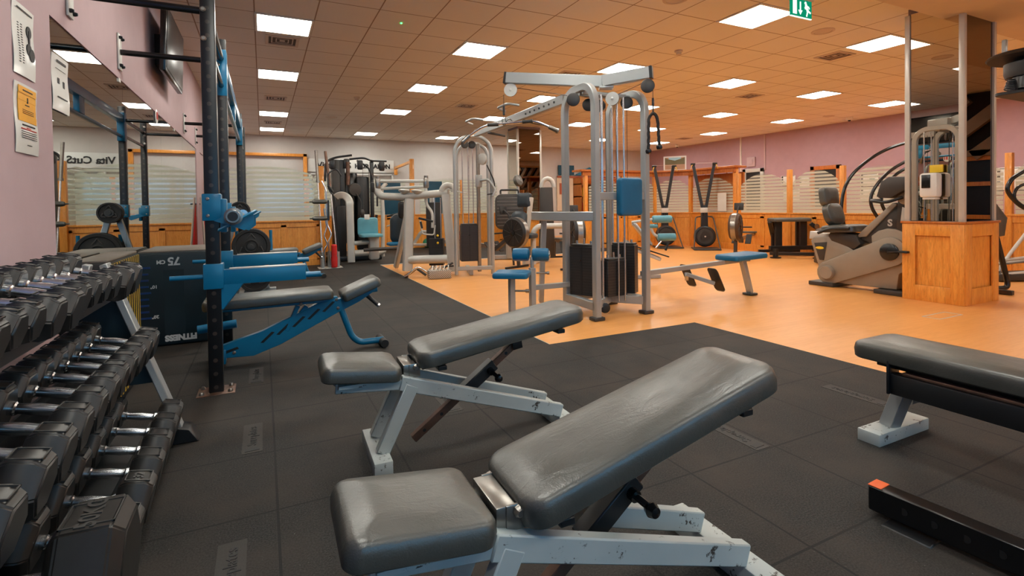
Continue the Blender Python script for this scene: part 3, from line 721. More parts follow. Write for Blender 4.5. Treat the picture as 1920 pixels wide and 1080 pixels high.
# ------------------------------------------------------------------ weight plates on an A-frame tree
def plate_mb(c, ax, r, w=.05):
    c = V(c); ax = V(ax).normalized()
    return MB().lathe([(.026, -w*.3), (.05, -w*.5), (.055, -w*.3), (r*.3, -w*.3), (r*.34, -w*.42), (r*.4, -w*.28), (r*.78, -w*.28), (r*.82, -w*.5), (r*.97, -w*.5), (r, -w*.35), (r, w*.35), (r*.97, w*.5), (r*.82, w*.5), (r*.78, w*.28), (.055, w*.3), (.026, w*.3)], c, ax, 40)
def plate(name_lab, c, ax, r, w=.05, group='black weight plates'):
    t = thing('weight_plate', name_lab, 'weight plate', c, group=group, world=True)
    d = obj('disc', plate_mb(c, ax, r, w), 'rubber_black', t)
    c = V(c); a = V(ax).normalized()
    obj('hub', MB().lathe([(.026, -w*.51), (.046, -w*.51), (.046, -w*.35)], c, a, 24), 'dark_grey', t)
    x, y, z = frame(a, (0, 0, 1)); rb = MB()
    for k in range(3):
        an = k*2*PI/3+PI/2; d = x*math.cos(an)+y*math.sin(an); n = x*-math.sin(an)+y*math.cos(an)
        rb.bar(c+d*r*.42+n*r*.22-a*w*.3, c+d*r*.72-a*w*.3, .02, .014, .003); rb.bar(c+d*r*.42-n*r*.22-a*w*.3, c+d*r*.72-a*w*.3, .02, .014, .003)
    obj('relief_ribs', rb, 'dark_grey', t)
    return t
tx, ty = -.16, 7.35
t = thing('plate_tree', 'grey A-frame weight tree behind the rig, holding black plates', 'weight tree', (tx, ty+.1, 0), world=True)
obj('legs', MB().bar((tx-.42, ty+.15, .04), (tx-.12, ty+.15, 1.12), .06, .06).bar((tx+.2, ty+.15, .04), (tx-.08, ty+.15, 1.12), .06, .06), 'silver_paint', t)
obj('base', MB().bar((tx-.5, ty+.15, .03), (tx+.3, ty+.15, .03), .06, .06).bar((tx-.1, ty-.2, .03), (tx-.1, ty+.5, .03), .06, .06), 'silver_paint', t)
for (dx, z) in ((0.02, .627), (.05, .2), (-.3, .3), (-.1, 1.08)): obj('peg', MB().cyl((tx+dx, ty-.06, z), (tx+dx, ty+.45, z), .024), 'dark_grey', t)
obj('blue_peg', MB().cyl((tx+.25, ty+.2, .55), (tx+.25, ty+.2, .82), .02).cyl((tx-.15, ty+.2, .55), (tx-.15, ty+.2, .82), .02), 'blue_paint', t)
for k in range(3): plate(['big black weight plate nearest on the upper peg of the grey weight tree', 'big black plate second on the upper peg of the weight tree', 'big black plate third on the upper peg of the weight tree'][k], (tx+.02, ty+.0+k*.056, .627), (0, 1, 0), .225)
for k in range(2): plate(['medium black weight plate nearest on the low peg of the weight tree', 'medium black plate behind on the low peg of the weight tree'][k], (tx+.05, ty+.0+k*.05, .225), (0, 1, 0), .19, .044)
for k in range(3): plate(['black weight plate at the top of the tree, nearest', 'black weight plate at the top of the tree, middle', 'black weight plate at the top of the tree, rear'][k], (tx-.1, ty-.02+k*.052, 1.08), (0, 1, 0), .12)

# ------------------------------------------------------------------ plyo boxes
t = thing('plyometric_box', 'large dark padded jump box marked 75 cm, standing against the mirror', 'jump box', (-.68, 5.2, 0), world=True)
bx0, bx1, by0, by1, bh = -.915, -.40, 4.9, 5.65, .765
obj('body', MB().span((bx0, by0, .006), (bx1, by1, bh), .03), 'box_vinyl', t)
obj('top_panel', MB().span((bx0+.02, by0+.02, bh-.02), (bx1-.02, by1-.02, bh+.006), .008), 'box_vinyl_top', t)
yf = by0-.001
flip = lambda x_, z_: place((x_, yf-.002, z_), (-1, 0, 0), (0, 0, -1), (0, -1, 0))
mb = MB().merge(text_mb('75', .088, .001, .003), flip(bx0+.262, .69)); mb.merge(text_mb('CM', .04, .001, .002), flip(bx0+.175, .685))
mb.merge(text_mb("10''", .035, .001, .001), flip(bx0+.125, .49)); mb.merge(text_mb("20''", .035, .001, .001), flip(bx0+.13, .25)); mb.merge(text_mb('FITNESS', .062, .001, .004), flip(bx0+.3, .07))
obj('printing', mb, 'print_white', t)
mb = MB()
for k in range(9): mb.span((bx0+.012, yf-.004, .235+k*.05), (bx0+(.09 if k % 4 else .105), yf, .25+k*.05))
obj('scale_marks', mb, 'box_stripe_blue', t)
obj('side_panel', MB().span((bx0+.19, yf-.002, .1), (bx0+.33, yf, .62)), 'box_vinyl', t)
t = thing('plyometric_box', 'black jump box with yellow hazard stripes, between the dumbbell rack and the 75 cm box', 'jump box', (-.8, 3.9, 0), world=True)
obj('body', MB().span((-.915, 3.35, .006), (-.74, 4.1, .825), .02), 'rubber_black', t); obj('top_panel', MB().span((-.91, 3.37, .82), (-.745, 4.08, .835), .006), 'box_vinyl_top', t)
obj('hazard_side', MB().span((-.742, 3.38, .05), (-.735, 4.08, .81)), 'hazard_stripes', t)

# ------------------------------------------------------------------ dumbbell rack and dumbbells
RK0, RK1 = .35, 2.88
tiers = {'top': (-.735, -.50, .815), 'middle': (-.68, -.44, .53), 'bottom': (-.62, -.38, .175)}   # rear x, front x, centre height at front
t = thing('dumbbell_rack', 'three tier grey dumbbell rack along the pink wall at the left', 'dumbbell rack', (-.6, 1.6, 0), world=True)
for y in (RK1-.03, .95):
    fr = obj('end_frame', MB().bar((-.36, y, .03), (-.64, y, .86), .07, .03, .004).bar((-.88, y, .03), (-.7, y, .86), .05, .03, .004).bar((-.91, y, .03), (-.33, y, .03), .05, .03), 'silver_paint', t)
    obj('gusset', MB().prism([(-.88, .3), (-.44, .3), (-.6, .75), (-.74, .75)], y-.004, y+.004, mtx=Matrix(((1, 0, 0, 0), (0, 0, 1, 0), (0, 1, 0, 0), (0, 0, 0, 1)))), 'box_vinyl', fr)
    obj('foot', MB().prism([(-.40, 0.006), (-.29, .006), (-.33, .07), (-.40, .09)], y-.05, y+.05, .004, 1, mtx=Matrix(((1, 0, 0, 0), (0, 0, 1, 0), (0, 1, 0, 0), (0, 0, 0, 1)))), 'black_steel', fr)
for n, (xr, xf, z) in tiers.items():
    tl = .17; zr = z+.055
    mb = MB().bar((xf-.1, RK0, z-.085), (xf-.1, RK1, z-.085), .03, .04, .004).bar((xr+.0, RK0, zr-.115), (xr+.0, RK1, zr-.115), .03, .04, .004)
    o = obj('shelf_rails', mb, 'black_steel', t)
    obj('shelf_tray', MB().prism([(xr-.05, zr-.125), (xf-.1, z-.105), (xf-.1, z-.098), (xr-.05, zr-.117)], RK0, RK1, mtx=Matrix(((1, 0, 0, 0), (0, 0, 1, 0), (0, 1, 0, 0), (0, 0, 0, 1)))), 'dark_grey' if 0 else 'black_steel', o)
SW = Matrix(((0, 0, 1, 0), (1, 0, 0, 0), (0, 1, 0, 0), (0, 0, 0, 1)))
def dumbbell(r, hw, gap, label, group, loc, tilt, num=None, tw=0.):
    """hexagonal heads, handle along local x; r = flat radius, hw = head width, gap = handle length"""
    t = thing('dumbbell', label, 'dumbbell', loc, group=group); t.rotation_euler = (tw, tilt, 0)
    for s in (-1, 1):
        R = r/math.cos(PI/6); hexp = [(R*math.cos(PI/6+k*PI/3+PI/6), R*math.sin(PI/6+k*PI/3+PI/6)) for k in range(6)]
        # head with wide inner faces and bevelled outer end
        bm = bmesh.new(); prof = [(0, .80), (.012, .93), (.022, 1), (hw-.025, 1), (hw, .78)]
        rings = [[bm.verts.new((s*(gap/2+u), v[0]*k, v[1]*k)) for v in hexp] for u, k in prof]
        for a, b in zip(rings, rings[1:]):
            for i in range(6): bm.faces.new((a[i], a[(i+1) % 6], b[(i+1) % 6], b[i]))
        bm.faces.new(rings[0][::-1]); bm.faces.new(rings[-1])
        bmesh.ops.recalc_face_normals(bm, faces=bm.faces[:])
        bmesh.ops.bevel(bm, geom=[e for e in bm.edges if e.calc_face_angle(0) > .5], offset=.004, segments=2, affect='EDGES')
        h = obj('head', MB().merge(bm), 'weight_grey', t)
        fr = MB(); a, b = r*.42, hw*.36; cx = s*(gap/2+hw*.48); zz = r+.001
        for (x0, y0, x1, y1) in ((-b, -a, b, -a+.003), (-b, a-.003, b, a), (-b, -a, -b+.003, a), (b-.003, -a, b, a)): fr.span((cx+x0, y0, zz-.003), (cx+x1, y1, zz+.001))
        if num and s > 0:
            fr.merge(text_mb(num, b*1.05, .0015, .001), place((cx, 0, zz), (0, 1, 0), (-1, 0, 0), (0, 0, 1)))
        obj('raised_label', fr, 'dark_grey', h)
    g = gap/2
    obj('handle', MB().lathe([(.018, -g-.01), (.018, -g+.012), (.014, -g+.016), (.0135, -g*.6), (.0165, 0), (.0135, g*.6), (.014, g-.016), (.018, g-.012), (.018, g+.01)], (0, 0, 0), (1, 0, 0), 20), 'chrome', t)
    return t
rowsD = {
 'top': [(2.62, .066), (2.47, .066), (2.335, .055), (2.215, .052), (2.10, .05), (1.985, .05), (1.855, .062), (1.725, .058), (1.61, .05), (1.51, .048), (1.41, .05), (1.30, .05), (1.20, .046), (1.10, .044)],
 'middle': [(2.62, .064), (2.485, .062), (2.355, .062), (2.225, .06), (2.09, .06), (1.955, .062), (1.815, .062), (1.675, .062), (1.53, .064), (1.385, .066), (1.22, .068)],
 'bottom': [(2.72, .07), (2.55, .072), (2.375, .074), (2.195, .076), (2.01, .078), (1.80, .08)],
}
ords = ['farthest']+['%s from the far end' % s for s in ('second', 'third', 'fourth', 'fifth', 'sixth', 'seventh', 'eighth', 'ninth', 'tenth', 'eleventh', 'twelfth', 'thirteenth', 'fourteenth')]
for n, L in rowsD.items():
    xr, xf, z = tiers[n]
    for k, (y, r) in enumerate(L):
        gap = .125; hw = .062+ (r-.044)*1.0; L_ = gap+hw*2; cx = (xr+xf)/2; th = math.atan2(.055, abs(xr-xf))
        # rest the head on the rails: keep the upper face at the measured height
        ztop = z+.06; cz = ztop+.0275-r
        lab = 'hexagonal dumbbell with chrome handle, %s on the %s tier' % (ords[k], n)
        num = None
        if n == 'bottom': num = [None, None, None, None, '32', '35'][k]
        dumbbell(r, hw, gap, lab, 'hexagonal dumbbells on the %s tier' % n, (cx, y, cz-(.0)), th, num, random.uniform(-.03, .03))
dumbbell(.124, .14, .13, 'very large dumbbell marked 50KG at the near end of the bottom tier', 'hexagonal dumbbells on the bottom tier', (-.495, 1.45, .29), .03, '50KG')
o = obj('flat_plate', MB().box((-.62, 1.17, .43), (.3, .3, .012), .004), 'dark_grey', None, (0, 0, 0)); tag(o, 'flat dark steel plate beside the 50KG dumbbell at the lower left corner', 'plate')

# ------------------------------------------------------------------ posters
def poster(label, y0, y1, z0, z1, x, content):
    t = thing('poster', label, 'poster', (x, (y0+y1)/2, (z0+z1)/2), world=True)
    bm = bmesh.new(); N = 8; g = []
    for j in range(N+1):
        row = []
        for i in range(5):
            u, v = i/4, j/N; bow = .003*math.sin(v*PI*2.2)+.003*math.sin(u*PI)
            row.append(bm.verts.new((x+.004+bow, y0+(y1-y0)*u, z0+(z1-z0)*v)))
        g.append(row)
    for j in range(N):
        for i in range(4): bm.faces.new((g[j][i], g[j][i+1], g[j+1][i+1], g[j+1][i]))
    r = bmesh.ops.extrude_face_region(bm, geom=bm.faces[:]); bmesh.ops.translate(bm, verts=[v for v in r['geom'] if isinstance(v, bmesh.types.BMVert)], vec=(-.002, 0, 0))
    obj('sheet', MB().merge(bm), 'paper', t)
    yc = (y0+y1)/2; zc = (z0+z1)/2; w, h = y1-y0, z1-z0; P = Matrix.Translation
    def on(mb, v): return x+.006+.008*math.sin(v*PI*2.2)+.007
    def strip(mb, u0, u1, v0, v1, k=.0015):
        vm = (v0+v1)/2; xx = x+.0045+.003*math.sin(vm*PI*2.2)+.003*math.sin((u0+u1)/2*PI); mb.box((xx+k/2, y0+w*(u0+u1)/2, z0+h*vm), (k, w*abs(u1-u0), h*abs(v1-v0)))
    content(t, strip); return t
def c1(t, strip):
    mb = MB(); strip(mb, .15, .85, .92, .94)
    for k in range(16): strip(mb, .2, .26, .18+k*.036, .19+k*.036); strip(mb, .34, .40, .18+k*.036, .19+k*.036)
    strip(mb, .68, .74, .45, .7, .004); obj('print', mb, 'print_black', t)
    mb = MB(); x = -.93+.022
    for (u, v, r) in ((.71, .68, .026), (.66, .42, .026), (.78, .36, .028)):
        xx = XL+.024+.003*math.sin(v*PI*2.2)+.003; mb.lathe([(r, 0), (r, .003)], (xx, 2.79+.22*u, 1.675+.3*v), (1, 0, 0), 20)
    obj('dumbbell_picture', mb, 'print_black', t)
poster('plastic-covered white chart with dumbbell drawings, upper of the two on the pink pier', 2.79, 3.01, 1.675, 1.975, XL+.02, c1)
def c2(t, strip):
    mb = MB()
    for k in range(5): strip(mb, .12, .9, .46+.1*k, .56+.1*k)
    obj('yellow_panel', mb, 'paper_yellow', t)
    mb = MB(); strip(mb, .3, .72, .9, .915, .003); strip(mb, .5, .54, .74, .82, .003); strip(mb, .42, .6, .70, .712, .003)
    for k in range(3): strip(mb, .3, .78, .58+k*.025, .585+k*.025, .003)
    strip(mb, .25, .8, .4, .42)
    for k in range(4): strip(mb, .18, .85, .22+k*.03, .227+k*.03)
    strip(mb, .42, .62, .12, .13); obj('print', mb, 'print_black', t)
    mb = MB(); strip(mb, .18, .85, .345, .36); strip(mb, .42, .6, .37, .38); obj('red_text', mb, 'print_red', t)
poster('white notice with a yellow upper panel, lower of the two on the pink pier', 2.785, 3.02, 1.345, 1.64, XL+.02, c2)
def c3(t, strip):
    mb = MB(); strip(mb, .25, .8, .88, .92); strip(mb, .3, .4, .5, .6); strip(mb, .6, .7, .46, .58); strip(mb, .2, .8, .24, .26); strip(mb, .2, .8, .76, .765); obj('print', mb, 'print_black', t)
poster('white plastic-covered exercise sheet stuck on the mirror next to the pink pier', 3.26, 3.5, 1.605, 1.885, XL+.008, c3)
t = thing('warning_sticker', 'small round red and white sticker at the top edge of the mirror', 'sticker', (XL+.01, 6.0, 2.0), world=True)
obj('disc', MB().lathe([(.07, 0), (.07, .003)], (XL+.012, 6.05, 2.02), (1, 0, 0), 24), 'paper', t); obj('print', MB().box((XL+.017, 6.05, 2.03), (.002, .03, .07)).box((XL+.017, 6.09, 2.03), (.002, .02, .07)), 'print_red', t)
# TV
t = thing('wall_television', 'thin black television on a bracket, high on the pink wall behind the rig', 'television', (-.85, 6.2, 2.7), world=True)
rot = Matrix.Rotation(math.radians(2), 4, 'Y')
obj('screen_housing', MB().box((-.79, 6.2, 2.7), (.05, 1.1, .62), .008, rot), 'black_gloss', t); obj('screen', MB().box((-.762, 6.2, 2.703), (.004, 1.04, .56), .002, rot), 'dark_window', t)
obj('bracket', MB().box((-.875, 6.2, 2.68), (.09, .3, .3), .004), 'black_steel', t)
# ------------------------------------------------------------------ upholstered pads
def pad_mb(w, l, t, r=.04, crown=.012, ang=None, nu=14, nv=24, taper=0.):
    """cushion centred at origin: length along x, width along y, thickness along z; rounded corners in plan and soft edges"""
    bm = bmesh.new(); n = 32
    def ringp(inset, z):
        ww, ll = w-2*inset, l-2*inset; pts = rrect(ll, ww, max(.004, r-inset*.6), 7)
        return [bm.verts.new((x, y*(1-taper*(x/l+.5)), z)) for x, y in pts]
    e = min(t*.34, .022); lv = []
    lv.append(ringp(.03, -t/2)); lv.append(ringp(.006, -t/2)); lv.append(ringp(0, -t/2+.006)); lv.append(ringp(-.003, 0))
    for k in range(5):
        a = k/4*PI/2; lv.append(ringp(e*(1-math.cos(a)), t/2-e+e*math.sin(a)))
    for k in (.045, .075, .105):
        if k < w*.4: lv.append(ringp(k, t/2+crown*(1-(1-k/.11)**2)))
    for a, b in zip(lv, lv[1:]):
        N = len(a)
        for i in range(N): bm.faces.new((a[i], a[(i+1) % N], b[(i+1) % N], b[i]))
    bm.faces.new(lv[0][::-1]); bm.faces.new(lv[-1])
    return bm
def pad(name, c, w, l, t, m, parent, rot=None, r=.05, crown=.01, taper=0.):
    mb = MB().merge(pad_mb(w, l, t, r, crown, taper=taper), Matrix.Translation(V(c)) @ (rot or Matrix.Identity(4)))
    return obj(name, mb, m, parent)
RY = lambda a: Matrix.Rotation(a, 4, 'Y')
RZ = lambda a: Matrix.Rotation(a, 4, 'Z')
RX_ = lambda a: Matrix.Rotation(a, 4, 'X')

# ------------------------------------------------------------------ adjustable benches (white worn frames)
def white_bench(label, loc, rotz, incl, dz=0.):
    t = thing('adjustable_bench', label, 'bench', loc, rotz, 'adjustable benches with worn white frames')
    # local: seat at -x, rear foot at +x, origin on the floor between the feet
    pad('seat_pad', (-.575, .008, .408), .275, .32, .064, 'black_vinyl', t, RY(math.radians(7)), .035, .014)
    L = .84; a = math.radians(incl); hx, hz = -.34, .375+dz
    cx, cz = hx+math.cos(a)*(L/2)-math.sin(a)*.03, hz+math.sin(a)*(L/2)+math.cos(a)*.055
    pad('back_pad', (cx, .006, cz), .282, L, .072, 'black_vinyl', t, RY(-a), .06, .012, .0)
    fr = MB()
    for s in (-1, 1):
        y = s*.085
        fr.bar((-.68, y*.6, .352), (-.36, y, .335), .035, .045, .004)
        fr.bar((-.42, y, .345), (.36, y, .09), .036, .062, .004)
        fr.bar((-.37, y, .33), (-.50, y, .06), .04, .058, .004)
    fr.box((-.55, 0, .362), (.24, .2, .014))
    f = obj('frame', fr, 'worn_paint', t)
    obj('front_foot', MB().box((-.51, 0, .032), (.075, .36, .06), .004), 'worn_paint', t)
    obj('rear_foot', MB().box((.38, 0, .032), (.075, .44, .06), .004, RZ(math.radians(0))), 'worn_paint', t)
    # hinge plates
    h = MB().box((-.378, 0, .388), (.05, .15, .05), .003)
    for s in (-1, 1): h.box((-.355, s*.075, .385), (.05, .008, .06), .003); h.bolt((-.35, s*.08, .4), (0, s, 0), .014, .016)
    obj('hinge', h, 'brushed_steel', t)
    # carriage under the back pad
    u = V((math.cos(a), 0, math.sin(a))); n_ = V((-math.sin(a), 0, math.cos(a))); P0 = V((hx, 0, hz))
    c = MB().bar(P0+u*.03+n_*.0, P0+u*.74+n_*.0, .05, .03, .003)
    for k in (.1, .7): c.bar(P0+u*k+V((0, -.12, 0)), P0+u*k+V((0, .12, 0)), .04, .02, .003)
    for s in (-1, 1): c.box(P0+u*.5+V((0, s*.035, -.02)), (.05, .006, .06), .003, RY(-a))
    obj('pad_carriage', c, 'black_steel', t)
    top = P0+u*.5+V((0, 0, -.03)); lo = V((-.37+.02, 0, .055))
    d = (top-lo).normalized()
    s_ = MB().bar(lo, top, .035, .035, .003)
    obj('support_strut', s_, 'rust_steel', t)
    for k in range(6): p = lo+d*(.06+.1*k); obj('pin_hole', MB().cyl(p+V((0, -.0185, 0)), p+V((0, .0185, 0)), .008, n=10), 'black_steel', t)
    m0 = lo+d*((top-lo).length*.44); m1 = lo+d*((top-lo).length*.78)
    sl = obj('sleeve', MB().bar(m0, m1, .055, .055, .004), 'black_steel', t)
    q = lo+d*((top-lo).length*.72)
    kn = MB().cyl(q+V((0, -.02, 0)), q+V((.02, -.075, -.02)), .01).lathe([(.0, -.02), (.014, -.016), (.02, 0), (.014, .016), (0, .02)], q+V((.022, -.085, -.024)), (0, 1, 0), 20).cyl(q+V((0, -.0, 0)), q+V((.004, -.045, -.006)), .017)
    obj('locking_knob', kn, 'black_gloss', t)
    return t
white_bench('black padded bench with worn white frame, nearest the camera', (.86, 1.105, 0), math.radians(-1), 14, -.035)
white_bench('black padded bench with worn white frame, second from the camera', (.935, 2.235, 0), math.radians(-2), 9)

# flat bench at right
t = thing('flat_bench', 'flat black bench with grey foot and black rail, cut off by the right edge', 'bench', (2.62, 1.44, 0), math.radians(-90))
# local x runs along the bench away from its left end
pad('bench_pad', (.62, 0, .405), .31, 1.27, .075, 'black_vinyl', t, None, .05, .012)
obj('pad_support', MB().box((.62, 0, .355), (1.1, .2, .03), .004), 'black_steel', t)
obj('main_rail', MB().box((.70, -.115, .283), (1.1, .06, .09), .004), 'black_steel', t)
obj('worn_strip', MB().box((.72, -.115, .336), (1.06, .035, .014), .004), 'rust_steel', t)
obj('end_plate', MB().box((.145, -.115, .312), (.012, .085, .15), .005), 'black_steel', t)
obj('leg', MB().box((.2, -.05, .262), (.12, .16, .03), .004).bar((.09, -.04, .05), (.17, -.06, .27), .06, .06, .004).prism([(.19, .26), (.3, .26), (.18, .18)], -.01, .01, mtx=Matrix.Translation((0, -.02, 0)) @ XZ), 'silver_paint', t)
obj('foot', MB().box((.09, -.0, .032), (.095, .40, .055), .004), 'worn_paint', t)
obj('leg', MB().bar((1.12, 0, .05), (1.08, 0, .27), .05, .07, .004).box((1.12, 0, .03), (.09, .36, .05), .004), 'black_steel', t)
t = thing('rack_foot_beam', 'black steel floor beam with an orange tipped end, lower right corner', 'beam', (1.91, 1.03, 0), 0, world=True)
a, b = V((1.905, 1.05, .062)), V((1.98, .15, .062))
obj('beam', MB().bar(a, b, .062, .085, .004), 'black_gloss', t)
obj('orange_end', MB().bar(a+V((.0005, .001, .0435)), a+(b-a)*.045+V((.0, 0, .0435)), .06, .003, .001), 'orange_tape', t)
obj('base_plate', MB().bar(a+V((-.035, -.06, -.056)), a+V((-.025, -.2, -.056)), .07, .008), 'black_steel', t)
for k in range(9):
    p = a+(b-a)*(.12+k*.09); obj('bolt_hole', MB().cyl(p+V((-.0315, 0, .0)), p+V((-.02, 0, .0)), .012, n=12), 'black_plastic', t)

# ------------------------------------------------------------------ blue adjustable bench
def blue_bench(label, loc, rotz=0):
    t = thing('adjustable_bench', label, 'bench', loc, rotz, 'blue framed adjustable benches')
    # local: back end at x=-.3, seat at x=.65
    pad('back_pad', (.04, 0, .452), .28, .84, .07, 'black_vinyl', t, RY(math.radians(-1)), .03, .008)
    pad('seat_pad', (.665, 0, .475), .26, .30, .07, 'black_vinyl', t, RY(math.radians(-22)), .03, .008)
    obj('pad_rail', MB().bar((-.36, 0, .395), (.5, 0, .405), .05, .035), 'blue_paint', t)
    fr = MB().prism([(-.30, .06), (-.30, .14), (-.02, .22), (.36, .385), (.62, .42), (.8, .5), (.8, .455), (.66, .37), (.5, .3), (.1, .11), (-.08, .05)], -.028, .028, .004, 1, XZ)
    f = obj('frame', fr, 'blue_paint', t)
    for k in range(5):
        x, z = -.0+k*.105, .165+k*.045; sl = MB(); sl.prism([(x-.035, z-.025), (x-.015, z-.03), (x+.045, z+.025), (x+.06, z+.04), (x+.04, z+.045)], -.0295, .0295, mtx=XZ); obj('slot', sl, 'black_steel', f)
    sl = MB(); sl.prism([(-.25, .09), (-.17, .115), (-.18, .13), (-.25, .11)], -.0295, .0295, mtx=XZ)
    obj('slot', sl, 'black_steel', f)
    obj('ladder_arm', MB().bar((.12, 0, .17), (.28, 0, .37), .04, .03).bar((.14, 0, .2), (.22, 0, .38), .06, .03), 'blue_paint', t)
    obj('seat_support', MB().cyl((.58, 0, .43), (.8, 0, .45), .02), 'blue_paint', t)
    obj('front_leg', MB().tube(bend([(.52, 0, .34), (.60, 0, .10), (.66, 0, .045), (.84, -.02, .05)], .1), .024, 14), 'blue_paint', t)
    obj('rubber_end', MB().cyl((.83, -.12, .04), (.83, .1, .04), .03).cyl((-.3, -.27, .04), (-.3, -.22, .04), .036).cyl((-.3, .27, .04), (-.3, .22, .04), .036), 'rubber_black', t)
    obj('rear_foot', MB().cyl((-.3, -.25, .04), (-.3, .25, .04), .027).box((-.29, 0, .07), (.08, .09, .1), .006), 'blue_paint', t)
    obj('carry_handle', MB().cyl((.71, 0, .42), (.8, -.05, .33), .016), 'black_plastic', t); obj('handle_tip', MB().cyl((.795, -.047, .336), (.806, -.053, .325), .017), 'chrome', t)
    bolts(f, [((x, -.028, z), (0, -1, 0), .012, .008) for x, z in ((-.2, .09), (.5, .335), (.24, .39), (.49, .4))])
    return t
blue_bench('blue framed adjustable bench with black pads inside the nearest bay of the rig', (0, 4.1, 0))
blue_bench('smaller-looking blue framed bench farther back behind the weight tree', (.02, 8.6, 0))
t = thing('blue_stand', 'blue storage tube lying beside the rig, in front of the large jump box', 'tube', (-.4, 4.3, 0), world=True)
obj('tube', MB().cyl((-.46, 4.5, .19), (-.2, 4.5, .21), .033), 'blue_paint', t)

# ------------------------------------------------------------------ silver four-post cable station
cs = thing('cable_station', 'large silver four stack cable station with lat bar, blue pads and low row seat', 'cable machine', (3.1, 4.3, 0), world=True)
SP = 'silver_paint'
Fp, Rp, Lp, Bp = (2.82, 3.98), (3.43, 4.0), (2.85, 4.56), (3.43, 4.58)
def uframe(p, q, zt, w=.075, h=.06):
    a, b = V((p[0], p[1], 0)), V((q[0], q[1], 0)); d = (b-a).normalized(); n = V((-d.y, d.x, 0)); up = V((0, 0, 1)); r = .2
    pts = [a+up*.03]
    pts += [a+d*(r-r*math.cos(k*PI/2/8))+up*(zt-r+r*math.sin(k*PI/2/8)) for k in range(9)]
    pts += [b-d*(r-r*math.cos(PI/2-k*PI/2/8))+up*(zt-r+r*math.sin(PI/2-k*PI/2/8)) for k in range(9)]
    pts += [b+up*.03]
    o = obj('arched_frame', MB().rail(pts, h, w, up=n), SP, cs)
    for p_ in (a, b): obj('rubber_foot', MB().box(p_+V((0, 0, .018)), (.12, .1, .034), .008), 'dark_grey', o)
uframe(Fp, Lp, 2.24); uframe(Rp, Bp, 2.22)
obj('top_cross', MB().bar((2.83, 4.28, 2.2), (3.43, 4.28, 2.2), .07, .06).bar((2.83, 4.2, 2.19), (3.43, 4.2, 2.19), .03, .03), SP, cs)
# the two top booms
bw = obj('boom', MB().bar((2.33, 4.88, 2.44), (3.18, 4.22, 2.33), .07, .115, .006), SP, cs, label='boom carrying the wide lat bar')
obj('end_cap', MB().bar((2.315, 4.892, 2.442), (2.335, 4.876, 2.438), .075, .12, .004), 'black_plastic', bw)
be = obj('boom', MB().bar((3.1, 4.24, 2.335), (3.405, 3.87, 2.365), .07, .115, .006), SP, cs, label='boom carrying the rope')
obj('end_cap', MB().bar((3.395, 3.885, 2.365), (3.415, 3.86, 2.367), .075, .12, .004), 'black_plastic', be)
obj('junction_plate', MB().bar((3.08, 4.27, 2.27), (3.2, 4.2, 2.27), .12, .02).bolt((3.1, 4.2, 2.34), (-.5, -.8, 0), .012), SP, cs)
# overhead chin bar towards the tall column
obj('chin_boom', MB().bar((2.86, 4.56, 2.2), (2.98, 7.35, 2.22), .06, .1, .006), SP, cs, label='perforated chin-up beam')
for k in range(7): obj('beam_hole', MB().cyl((2.83+.0052*k, 4.75+k*.12, 2.2), (2.84+.0052*k, 4.75+k*.12, 2.2), .012, n=10), 'black_steel', cs)
for y, lab in ((5.6, 'l'), (6.7, 'r')):
    obj('chin_handle', MB().tube(bend([(2.75, y-.2, 2.28), (2.62, y-.15, 2.3), (2.62, y+.15, 2.3), (2.75, y+.2, 2.28)], .06), .016), SP, cs)
    obj('chin_handle', MB().cyl((2.9, y, 2.14), (3.15, y-.05, 2.1), .016), 'dark_grey', cs)
def pulley(c, ax, r=.055, m='dark_grey', parent=cs, cheek=True):
    c = V(c); a = V(ax).normalized()
    o = obj('pulley', MB().lathe([(.012, -.014), (r-.006, -.014), (r, -.01), (r-.008, 0), (r, .01), (r-.006, .014), (.012, .014)], c, a, 28), m, parent)
    if cheek: obj('pulley_cheek', MB().lathe([(r*1.05, .018), (r*1.05, .022)], c, a, 24).bolt(c+a*.022, a, .014, .008), 'silver_light', o)
    return o
d_w = V((.8, -.62, 0)); n_w = V((-.55, -.8, 0))
pulley((2.37, 4.85, 2.31), n_w, .066, 'dark_grey'); pulley((3.37, 3.88, 2.235), n_w, .066, 'dark_grey', cheek=False)
for c, ax, ch in (((2.66, 4.1, 2.09), (-.4, -.9, 0), False), ((3.08, 4.05, 2.12), (-.75, -.65, 0), True), ((3.33, 4.15, 2.12), (-.4, -.9, 0), False), ((2.97, 4.3, 2.1), (-.6, -.8, 0), False), ((3.1, 4.3, 2.1), (-.6, -.8, 0), False)): pulley(c, ax, .062, 'dark_grey', cheek=ch)
# guide rods and cables
for (x, y) in ((2.89, 4.12), (2.99, 4.12), (3.06, 4.2), (3.2, 4.14), (3.28, 4.14), (3.33, 4.4), (3.5, 4.42)):
    obj('guide_rod', MB().cyl((x, y, .12), (x, y, 2.17), .009, n=12), 'chrome', cs)
cb = MB()
for (x, y, z0) in ((2.94, 4.12, .72), (3.24, 4.2, .6), (3.4, 4.42, .72), (3.14, 4.25, .6), (3.45, 4.3, .7)): cb.cyl((x, y, z0), (x, y, 2.12), .003, n=6)
cb.cyl((2.42, 4.81, 2.33), (2.85, 4.42, 2.2), .003, n=6); cb.cyl((3.35, 3.93, 2.27), (3.13, 4.2, 2.15), .003, n=6)
obj('cables', cb, 'black_plastic', cs)
